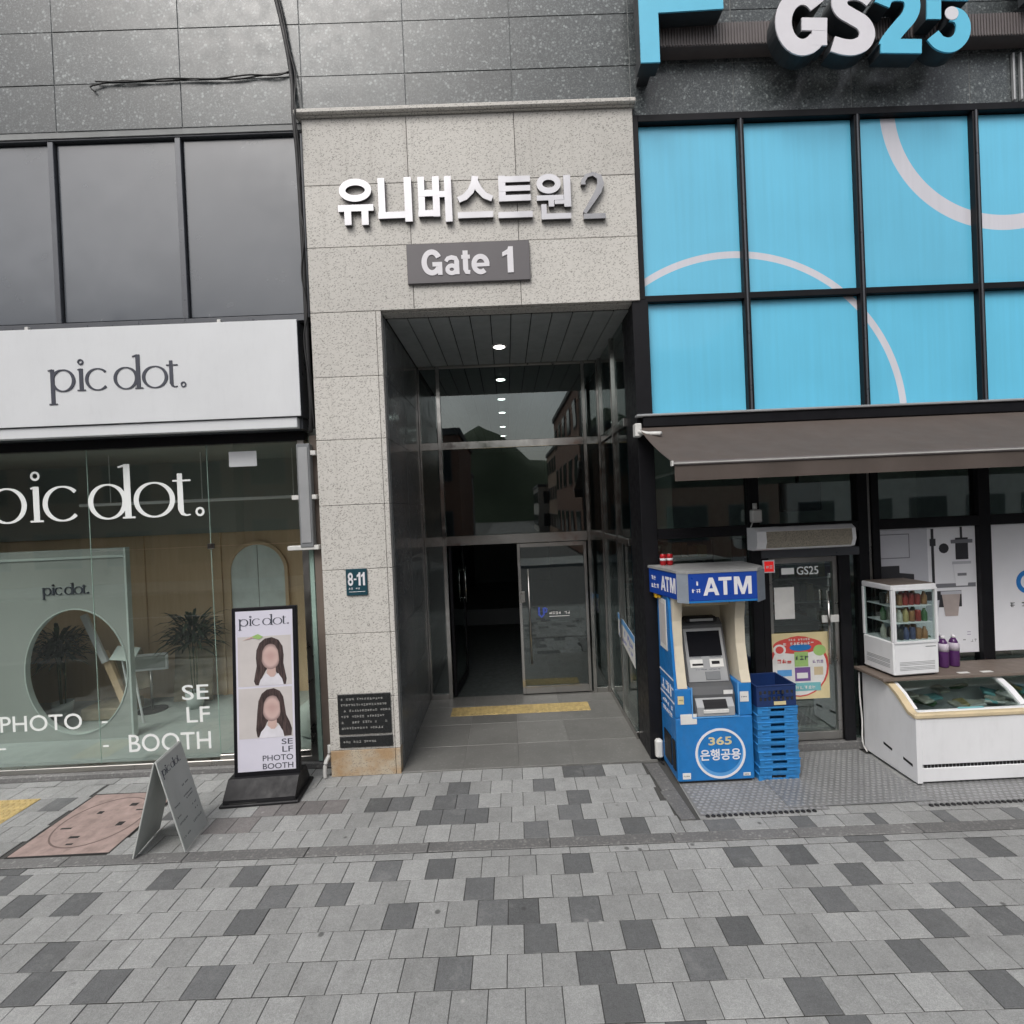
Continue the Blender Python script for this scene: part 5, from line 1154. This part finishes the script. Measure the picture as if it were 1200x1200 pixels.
for k, x in enumerate((1.635, 1.705)):
    c = thing('drink_can', ['red drink can on the cash machine canopy next to the black column', 'red drink can standing beside another can on the cash machine canopy'][k], 'can', (x, -.10, 2.125))
    mk('body', MB().lathe([(.028, 0), (.033, .012), (.033, .105), (.027, .12)], (x, -.10, 2.1255), 16), 'can_red', c, True); mk('lid', MB().lathe([(.026, .1205), (.024, .123)], (x, -.10, 2.1255), 16), 'stainless_brushed', c)
    mk('band', MB().lathe([(.0335, .05), (.0335, .075)], (x, -.10, 2.1255), 16), 'letter_white', c, True)
yc = thing('yellow_clamp', 'small yellow clip on the cash machine side under its canopy', 'clip', (1.55, -.1, 1.78)); mk('jaw', B(1.53, 1.572, -.13, -.06, 1.785, 1.84, .008), 'yellow_plastic', yc); mk('arm', B(1.545, 1.57, -.20, -.131, 1.80, 1.825, .006), 'yellow_plastic', yc)
wa = thing('cable_adapter', 'white cable adapter on the ground at the foot of the black column', 'adapter', (1.53, -.05, 0)); mk('case', B(1.49, 1.57, -.06, .015, .05, .25, .02), 'white_plastic', wa); mk('lead', MB().tube([(1.53, -.03, .06), (1.535, -.04, .02), (1.56, -.09, .012)], .009, 6), 'cable_black', wa, True)

# ------------------------------------------------------------------ crates
def crate(x, y, z, h, m, label, group=None, ang=0.0, deep=.30):
    t = thing('crate', label, 'crate', (x, y, z), rot=(0, 0, ang), group=group); w, d = .395, deep
    bx_ = MB()
    bx_.box(-w/2, w/2, -d/2, d/2, 0, .010); bx_.box(-w/2, -w/2+.01, -d/2+.0101, d/2-.0101, .0101, h-.012); bx_.box(w/2-.01, w/2, -d/2+.0101, d/2-.0101, .0101, h-.012); bx_.box(-w/2, w/2, d/2-.01, d/2, .0101, h-.012)
    mk('tray', bx_, m, t)
    fw = MB(); fw.box(-w/2, -.07, -d/2, -d/2+.01, .0101, h-.012); fw.box(.07, w/2, -d/2, -d/2+.01, .0101, h-.012); fw.box(-.07, .07, -d/2, -d/2+.01, .0101, h*.34); fw.box(-.07, .07, -d/2, -d/2+.01, h*.74, h-.012); mk('front_wall', fw, m, t)
    rm_ = MB(); rm_.box(-w/2-.006, w/2+.006, -d/2-.006, -d/2+.012, h-.0118, h-.001, .002); rm_.box(-w/2-.006, w/2+.006, d/2-.012, d/2+.006, h-.0118, h-.001, .002); rm_.box(-w/2-.006, -w/2+.012, -d/2+.0121, d/2-.0121, h-.0118, h-.001, .002); rm_.box(w/2-.012, w/2+.006, -d/2+.0121, d/2-.0121, h-.0118, h-.001, .002); mk('rim', rm_, m, t)
    lb = MB()
    for sx in (-1, 1): lb.box(sx*.12-.035, sx*.12+.035, -d/2-.008, -d/2-.0002, h*.42, h*.60, .002)
    mk('rib', lb, m, t); return t
crn = random.Random(8); NC = 10; names = ['bottom', 'second', 'third', 'fourth', 'fifth', 'sixth', 'seventh', 'eighth', 'ninth', 'tenth']
for k in range(NC):
    crate(2.575+crn.uniform(-.006, .006), -.36+crn.uniform(-.006, .006), .004+k*.0735, .0735, 'crate_blue', 'light blue plastic crate, %s from the ground in the stack by the cash machine' % names[k] if k else 'light blue plastic crate at the bottom of the stack by the cash machine', 'blue crates stacked by the cash machine', crn.uniform(-.02, .02))
nv_ = crate(2.565, -.33, .742, .21, 'crate_navy', 'deep navy plastic crate topping the light blue stack', None, .03, .36)
hs = MB()
for i in range(8):
    for j in range(2): hs.box(-.17+i*.045, -.17+i*.045+.022, -.1835, -.1802, .06+j*.06, .06+j*.06+.035)
q = mk('vent_holes', hs, 'dark_slot', nv_); q['kind'] = 'stuff'; mk('label', B(-.03, .09, -.189, -.1865, .015, .05), 'print_cream', nv_)

# ------------------------------------------------------------------ freezer chest, showcase fridge, bottles
fz = thing('chest_freezer', 'long white chest freezer with curved sliding glass lids and cream trim', 'freezer', (5.0, -.36, 0))
FX0, FX1 = 3.775, 6.3
prof = [(-.005, .87), (-.30, .87), (-.40, .845), (-.50, .785), (-.58, .715), (-.64, .665), (-.72, .65)]
bdp = [(-.005, .03)]+prof+[(-.72, .03)]
mk('end_panel', MB().prism(bdp, FX0, FX0+.05, 'x'), 'white_paint', fz); mk('end_panel', MB().prism(bdp, FX1-.05, FX1, 'x'), 'white_paint', fz)
mk('front_panel', B(FX0+.051, FX1-.051, -.718, -.66, .20, .635, .006), 'white_paint', fz); mk('kick_panel', B(FX0+.051, FX1-.051, -.712, -.66, .035, .165, .005), 'white_paint', fz); mk('back_panel', B(FX0+.051, FX1-.051, -.06, -.006, .03, .86), 'white_paint', fz); mk('base', B(FX0+.06, FX1-.06, -.655, -.065, .04, .30), 'freezer_inside', fz)
sl_ = MB()
for i in range(70): sl_.box(FX0+.08+i*.0345, FX0+.08+i*.0345+.024, -.705, -.70, .166, .198)
q = mk('vent_slot', sl_, 'black_plastic', fz); q['kind'] = 'stuff'; mk('vent_back', B(FX0+.051, FX1-.051, -.699, -.67, .166, .199), 'silver_plastic', fz)
for a, b in ((-.29, .205), (-.55, .175)): mk('side_slot', MB().prism([(a, b+.03), (a, b+.005), (a-.115, b-.012), (a-.115, b+.013)], FX0-.002, FX0-.0002, 'x'), 'black_plastic', fz)
tp = MB(); tp.stroke([(y, z+.008, .03) for y, z in prof], 0, 1); tp.v = [(FX0-.008+v[1]*.07, v[0], v[2]) for v in tp.v]; mk('side_trim', tp, 'cream_trim', fz)
mk('front_trim', B(FX0-.006, FX1, -.735, -.675, .638, .690, .014), 'cream_trim', fz); mk('lid_rail', B(FX0+.064, FX1, -.674, -.63, .666, .690, .006), 'white_paint', fz); mk('lid_rail', B(FX0+.064, FX1, -.335, -.27, .845, .893, .006), 'white_paint', fz)
for k, (a, b) in enumerate(((FX0+.09, 4.87), (4.93, 6.2))):
    ld = MB(); pr = [(-.335, .872), (-.40, .852), (-.50, .797), (-.58, .73), (-.632, .688)]
    vs = [(x, y, z) for x in (a, b) for y, z in pr]+[(x, y-.003, z-.006) for x in (a, b) for y, z in pr]; nn = len(pr)
    fs = [(i, i+1, nn+i+1, nn+i) for i in range(nn-1)]; ld.add(vs, fs+[tuple(reversed([j+2*nn for j in f])) for f in fs])
    lo = mk('glass_lid', ld, 'glass_lid', fz, True)
    for x in (a-.03, b): 
        s_ = MB(); s_.stroke([(y, z+.006, .022) for y, z in pr], 0, 1); s_.v = [(x+v[1]*.03, v[0], v[2]) for v in s_.v]; mk('lid_frame', s_, 'white_paint', lo)
mk('lid_grip', B(4.25, 4.50, -.652, -.628, .691, .699, .003), 'print_teal', fz)
frn = random.Random(21)
ice = ['goods_5', 'print_teal', 'goods_5', 'print_paper', 'goods_1', 'goods_2']
for k in range(70):
    x = FX0+.12+frn.random()*2.0; y = -.60+frn.random()*.48; z = .40+frn.uniform(0, .10)+.30*(y+.6)
    o = MB().box(-.09, .09, -.05, .05, -.015, .015, .01).xform(Matrix.Translation((x, y, z+.08)) @ Matrix.Rotation(frn.uniform(0, 3.1), 4, 'Z') @ Matrix.Rotation(frn.uniform(-.4, .4), 4, 'X'))
    icn = ['grey white', 'teal', 'grey white', 'bright white', 'dark green', 'mustard'][k % 6]
    tag(mk('ice_cream_pack', o, ice[k % 6]), icn+' wrapped ice cream pack in the heap under the freezer glass', 'ice cream', icn+' ice cream packs in the freezer')
shb = tag(mk('shelf_board', B(3.70, 6.4, -.42, .015, .895, .925, .004), 'shelf_brown'), 'brown board laid along the back of the chest freezer', 'board')
for k, x in enumerate((4.46, 4.70)): tag(mk('price_tag', B(x+.06, x+.17, -.37, -.33, .9255, .929), 'print_paper'), ['white price tag on the brown board below the purple bottles', 'white price tag on the brown board further from the showcase fridge'][k], 'tag')
fr_ = thing('showcase_fridge', 'small white glass showcase fridge full of drinks standing on the freezer board', 'fridge', (4.05, -.2, .926), rot=(0, 0, R(4)))
w, d, h = .49, .40, .93
mk('housing', B(-w/2, w/2, -d/2, d/2, .02, .36, .012), 'white_paint', fr_); mk('header', B(-w/2, w/2, -d/2, d/2, h-.055, h, .010), 'white_paint', fr_)
for x in (-w/2, w/2-.03):
    for y in (-d/2, d/2-.03): mk('corner_post', B(x, x+.03, y, y+.03, .361, h-.056, .004), 'white_paint', fr_)
mk('foot_rail', B(-w/2+.03, w/2-.03, -d/2+.03, d/2-.03, .0, .02), 'black_plastic', fr_); mk('top_cover', B(-w/2+.02, w/2-.02, -d/2+.02, d/2-.02, h+.0005, h+.006), 'shelf_brown', fr_)
for a in (('front', B(-w/2+.031, w/2-.031, -d/2+.008, -d/2+.014, .362, h-.057)), ('left', B(-w/2+.008, -w/2+.014, -d/2+.031, d/2-.031, .362, h-.057)), ('right', B(w/2-.014, w/2-.008, -d/2+.031, d/2-.031, .362, h-.057)), ('back', B(-w/2+.031, w/2-.031, d/2-.014, d/2-.008, .362, h-.057))): mk('glass_side', a[1], 'glass_small', fr_)
drf = MB(); drf.stroke([(-w/2+.02, .352, .03), (w/2-.02, .352, .03), (w/2-.02, h-.045, .03), (-w/2+.02, h-.045, .03)], -d/2-.010, -d/2-.0005, True); mk('door_frame', drf, 'white_paint', fr_)
for k in range(2):
    v_ = MB()
    for i in range(3): v_.box(-w/2+.06, w/2-.05, -d/2-.0015, -d/2-.0002, .07+k*.05+i*.014, .07+k*.05+i*.014+.006)
    mk('vent', v_, 'silver_plastic', fr_)
    v_ = MB()
    for i in range(3): v_.box(-w/2-.0015, -w/2-.0002, -d/2+.05, d/2-.05, .09+k*.05+i*.014, .09+k*.05+i*.014+.006)
    mk('vent', v_, 'silver_plastic', fr_)
mk('print_line', B(.10, .21, -d/2-.0015, -d/2-.0002, .295, .303), 'grey_plastic', fr_)
drn = random.Random(30)
for j, z in enumerate((.362, .545, .715)):
    if j: mk('rack', B(-w/2+.035, w/2-.035, -d/2+.03, d/2-.03, z-.012, z-.004), 'white_paint', fr_)
    for i in range(6):
        for row in range(2):
            x = -w/2+.075+i*.067; y = -d/2+.075+row*.13; m_ = ['goods_%d' % c for c in ([5, 6, 3, 3, 4, 4], [1, 5, 2, 4, 0, 1], [6, 4, 0, 0, 0, 4])[j]][i]
            hv = drn.uniform(.88, 1.08); c = MB().lathe([(.026, 0), (.028, .01), (.028, .085*hv), (.014, .115*hv), (.012, .135*hv)] if drn.random() < .6 else [(.024, 0), (.027, .008), (.027, .10*hv), (.024, .112*hv)], (x+drn.uniform(-.004, .004), y, z-.003), 10); o = mk('bottle', c, m_, None, True)
            o.location = Matrix.Translation((4.05, -.2, .926)) @ Matrix.Rotation(R(4), 4, 'Z') @ o.location
            cw = ['dark red', 'dark green', 'mustard', 'dark blue', 'brown', 'cream', 'black'][int(m_[-1])]
            tag(o, '%s drink bottle on the %s rack of the showcase fridge' % (cw, ['bottom', 'middle', 'top'][j]), 'bottle', '%s drinks on the %s fridge rack' % (cw, ['bottom', 'middle', 'top'][j]))
for k, (x, y, m_, lb_) in enumerate(((4.42, -.12, 'green_drink', 'green drink bottle half hidden behind the showcase fridge'), (4.545, -.15, 'purple_drink', 'purple drink bottle between the green bottle and another purple one'), (4.675, -.13, 'purple_drink', 'purple drink bottle with green and purple neighbours only on its fridge side'), (4.60, -.03, 'purple_drink', 'purple drink bottle standing behind the two front purple ones'))):
    t = thing('drink_bottle', lb_, 'bottle', (x, y, .926))
    mk('body', MB().lathe([(.045, 0), (.05, .015), (.05, .20), (.035, .27), (.018, .30)], (x, y, .926), 16), m_, t, True); mk('label', MB().lathe([(.0508, .17), (.0508, .235), (.043, .25)], (x, y, .926), 16), 'bottle_label', t, True); mk('cap', MB().lathe([(.02, .3005), (.02, .33)], (x, y, .926), 12), 'letter_white' if m_ != 'green_drink' else 'goods_1', t, True)
cable('freezer_cord', [(3.745, .0, .86), (3.73, -.02, .60), (3.745, -.02, .35), (3.735, -.03, .12), (3.76, -.06, .02)], .008, 'white_plastic', 'thin white power cord hanging at the back corner of the chest freezer', 'cord')

# ------------------------------------------------------------------ tread mats before the store
def mat_plate(x0, x1, y0, y1, z, base, label, sx=.058, sy=.042, ang=0.0, edge=True):
    t = thing('tread_mat', label, 'mat', ((x0+x1)/2, (y0+y1)/2, z), group=None)
    mk('sheet', B(x0, x1, y0, y1, z, z+.006, .002), base, t); m_ = MB(); j = 0; y = y0+.03
    while y < y1-.02:
        x = x0+.03+(sx/2 if j % 2 else 0)
        while x < x1-.02:
            m_.lathe([(.0185, 0), (.011, .0045)], (0, 0, 0), 7); k = len(m_.v)-14
            for i in range(k, k+14): v = m_.v[i]; m_.v[i] = (x+v[0]*1.15, y+v[1]*.85, z+.0062+v[2])
            x += sx
        y += sy; j += 1
    q = mk('tread_stud', m_, 'tread', t); q['kind'] = 'stuff'; return t
mat_plate(1.60, 2.76, -1.0, -.44, .002, 'mat_rubber', 'dark studded mat running out from under the cash machine')
mat_plate(2.42, 3.72, -.96, .015, .011, 'mat_steel', 'bright studded steel sheet before the store door overlapping its neighbours')
mat_plate(3.55, 6.6, -1.01, -.60, .002, 'mat_rubber', 'dark studded mat under the front of the chest freezer')
for a, b, y in ((1.63, 2.66, -1.012), (3.62, 6.5, -1.018)):
    e = MB(); n_ = int((b-a)/.05)
    for i in range(n_): e.lathe([(.021, 0), (.014, .010)], (a+.03+i*.05, y, .003), 8)
    o = tag(mk('mat_edging', e, 'black_plastic'), 'black beaded rubber edging along the dark mat by the cash machine' if a < 2 else 'black beaded rubber edging along the mat under the freezer', 'edging')
dmt = tag(mk('door_mat', B(2.9, 3.55, .45, 1.2, .101, .112, .004), 'black_plastic'), 'dark entrance mat just inside the store door', 'mat')

# ------------------------------------------------------------------ standing banner
xb = thing('banner_stand', 'black framed standing banner with two portrait photos on a black weighted base', 'banner stand', (-2.53, -.30, 0), rot=(0, 0, R(3)))
mk('base', MB().prism([(-.185, .005), (-.185, .07), (-.06, .215), (.15, .215), (.24, .06), (.24, .005)], -.365, .325, 'x'), 'black_plastic', xb)
mk('foot', B(-.40, .36, -.20, .27, .002, .03, .008), 'black_plastic', xb); mk('lip', B(-.30, -.04, -.192, -.1855, .025, .045, .003), 'dark_slot', xb)
tl_ = Matrix.Translation((0, -.02, .20)) @ Matrix.Rotation(R(-3.5), 4, 'X')
mk('frame', MB().box(-.325, .325, .0, .045, 0, 1.70, .006).xform(tl_), 'black_metal', xb)
sh_ = mk('poster', MB().box(-.285, .285, -.004, -.0004, .06, 1.665).xform(tl_), 'banner_paper', xb)
def pp(mb, m, nm='print_shape', par=None): return mk(nm, mb.xform(tl_), m, par or sh_)
lg = logo_joined(0, 0, 1, -.006, -.0045).fit(-.255, .25, 1.475, 1.625); pp(lg, 'letter_dark', 'lettering')
def portrait(z0, lean, v):
    """flat print of a portrait with the face left as a soft blur, as in the photo"""
    pp(B(-.265, .265, -.0052, -.0042, z0, z0+.50), 'photo_back', 'photo')
    cx = .055
    P = lambda pts, y, m, nm: pp(MB().prism([(cx+x+lean*(z-.2), z0+z) for x, z in pts], y, y+.0006), m, nm)
    E = lambda ex, ez, rx, rz, y, m, nm, n=28: P([(ex+rx*math.cos(6.2832*i/n), ez+rz*math.sin(6.2832*i/n)) for i in range(n)], y, m, nm)
    if v == 0: hair = [(-.15, .01), (-.165, .05), (-.15, .13), (-.135, .2), (-.142, .28), (-.135, .36), (-.105, .43), (-.05, .475), (.02, .485), (.085, .455), (.125, .39), (.135, .30), (.13, .22), (.145, .14), (.16, .06), (.15, .005), (.09, .005), (.08, .09), (.04, .16), (-.04, .16), (-.08, .09), (-.095, .005)]
    else: hair = [(-.135, .01), (-.15, .08), (-.145, .17), (-.14, .27), (-.13, .37), (-.10, .44), (-.05, .48), (.02, .49), (.08, .46), (.115, .40), (.13, .31), (.145, .22), (.18, .15), (.205, .08), (.20, .01), (.11, .005), (.09, .12), (.03, .16), (-.04, .16), (-.07, .09), (-.05, .005)]
    P(hair, -.0060, 'photo_hair', 'hair')
    P([(-.12, .002), (-.10, .06), (-.045, .125), (.0, .09), (.04, .09), (.075, .12), (.115, .06), (.13, .002)], -.0068, 'photo_shirt', 'shirt')
    P([(-.035, .12), (.0, .085), (.035, .085), (.055, .12), (.05, .22), (-.03, .22)], -.0075, 'photo_skin', 'neck')
    E(.005, .29, .096, .128, -.0082, 'photo_face', 'face')
    P([(-.10, .10), (-.125, .30), (-.095, .41), (-.03, .455), (.01, .45), (-.04, .415), (-.075, .35), (-.085, .25), (-.07, .12)], -.0103, 'photo_hair', 'hair')
    P([(.095, .10), (.12, .30), (.10, .40), (.06, .445), (.0, .452), (.045, .415), (.08, .35), (.09, .25), (.07, .14)], -.0107, 'photo_hair', 'hair')
portrait(.905, 0, 0); portrait(.385, .03, 1)
pp(MB().prism([(-.14, 1.40), (-.05, 1.375), (-.01, 1.40), (-.06, 1.43)], -.0110, -.0104), 'print_green', 'ribbon'); pp(MB().prism([(-.22, 1.37), (-.10, 1.395), (-.12, 1.405)], -.0112, -.0106), 'photo_blush', 'ribbon')
for body_, a, z in (('SE', .15, .31), ('LF', .155, .235), ('PHOTO', -.04, .155), ('BOOTH', -.04, .075)): pp(text_mb(body_, a, .26, z, z+.055, -.006, -.0045, .004), 'letter_dark', 'lettering')

# ------------------------------------------------------------------ folding board
fb = thing('folding_board', 'grey folding sandwich board with a small printed list standing on the pavement', 'sandwich board', (-3.07, -.98, 0), rot=(0, 0, R(8)))
tlt = R(14.0); Hh = .80
for sx, nm in ((1, 'front_board'), (-1, 'rear_board')):
    m_ = Matrix.Translation((sx*.008, 0, .79)) @ Matrix.Rotation(-sx*tlt, 4, 'Y')
    bo = mk(nm, B(-.006, .006, -.21, .21, -Hh, .0, .002).xform(m_), 'easel_grey', fb)
    if sx == 1:
        def onb(mb): mb.v = [(.0062-v[1]*1.0-.0, v[0], v[2]) for v in mb.v]; return mb.xform(m_)
        mk('lettering', onb(logo_joined(0, 0, 1, -.0015, 0).fit(-.185, .12, -.165, -.06)), 'letter_dark', bo)
        for k, (a, b, z) in enumerate(((.02, .14, -.34), (-.17, -.08, -.44), (.0, .15, -.43), (.03, .15, -.46), (-.17, -.10, -.53), (-.17, -.03, -.59), (.08, .15, -.55), (.10, .15, -.60), (-.17, -.05, -.71), (.02, .17, -.68))):
            mk('print_line', onb(scribble(a, b, z, .018, -.0012, 0, 100+k)), 'print_faint', bo)
mk('hinge', MB().tube([(0, -.20, .792), (0, .20, .792)], .008, 8), 'easel_grey', fb)

# ------------------------------------------------------------------ across the street, seen in the glass
WM = {}
def far_building(x0, x1, y1, depth, h, m, label, rows, cols, roof='render_dark', side=None):
    t = thing('far_building', label, 'building', ((x0+x1)/2, y1-depth/2, 0))
    mk('wall', B(x0, x1, y1-depth, y1, 0, h), m, t); mk('parapet', B(x0-.12, x1+.12, y1-depth, y1+.12, h, h+.35, .03), roof, t)
    ww = (x1-x0)/cols*.62; hh_ = h/rows*.5
    for r in range(rows):
        for c in range(cols):
            cx = x0+(c+.5)*(x1-x0)/cols; z0 = (r+.28)*h/rows
            wo = mk('window', B(cx-ww/2-.06, cx+ww/2+.06, y1-.02, y1+.05, z0-.06, z0+hh_+.06), 'render_dark', t); mk('pane', B(cx-ww/2, cx+ww/2, y1+.03, y1+.055, z0, z0+hh_), 'far_window', wo)
    if side is not None:
        xs = x0 if side < 0 else x1
        for r in range(rows):
            for c in range(5):
                cy = y1-(c+.5)*depth/5; z0 = (r+.28)*h/rows
                wo = mk('window', B(xs-.05, xs+.05, cy-.7, cy+.7, z0, z0+hh_), 'render_dark', t); mk('pane', B(xs-.06, xs+.06, cy-.6, cy+.6, z0+.08, z0+hh_-.08), 'far_window', wo)
    return t
far_building(-44, -27, -18.6, 12, 13.5, 'render_grey', 'tall grey rendered block across the street from the photo shop', 4, 5)
far_building(-26.6, -13, -18.6, 12, 12.5, 'render_tan', 'tan rendered block across the street between grey and brick buildings', 4, 4)
far_building(-12.6, -2.5, -18.6, 10, 7.0, 'brick_red', 'low red brick building across the street at the side road corner', 2, 4)
far_building(4.2, 13, -18.6, 14, 9.6, 'brick_red', 'three storey brick building on the far corner of the side road', 3, 3, side=-1)
far_building(13.4, 27, -18.6, 12, 12.5, 'render_pale', 'pale rendered block across the street from the store', 4, 5)
far_building(27.4, 44, -18.6, 12, 11, 'render_pale', 'broad pale block at the far end of the opposite row', 4, 5)
far_building(4.6, 14, -33.5, 12, 8, 'render_tan', 'tan house along the side road behind the brick corner', 3, 3, side=-1)
far_building(3.6, 9, -47, 10, 5, 'render_pale', 'small white house further down the side road', 2, 2, side=-1)
far_building(-12, -3.2, -30, 12, 6, 'render_grey', 'low grey house along the side road behind the brick building', 2, 3)
struct(mk('side_road', B(-2.4, 4.1, -90, -18.6, -.29, -.005), 'asphalt'))
hl = MB(); vs = []; 
for i in range(41):
    for j in range(9):
        x = -140+i*7; y = -110-j*8; vs.append((x, y, -.3+26*math.sin(math.pi*j/8)**1.2*(.35+.65*math.exp(-((x+25)/55)**2))*(1+.15*math.sin(i*1.7)+.1*math.sin(i*.61+j))))
hl.add(vs, [(i*9+j, (i+1)*9+j, (i+1)*9+j+1, i*9+j+1) for i in range(40) for j in range(8)]); struct(mk('hill', hl, 'hill_green', None, True))
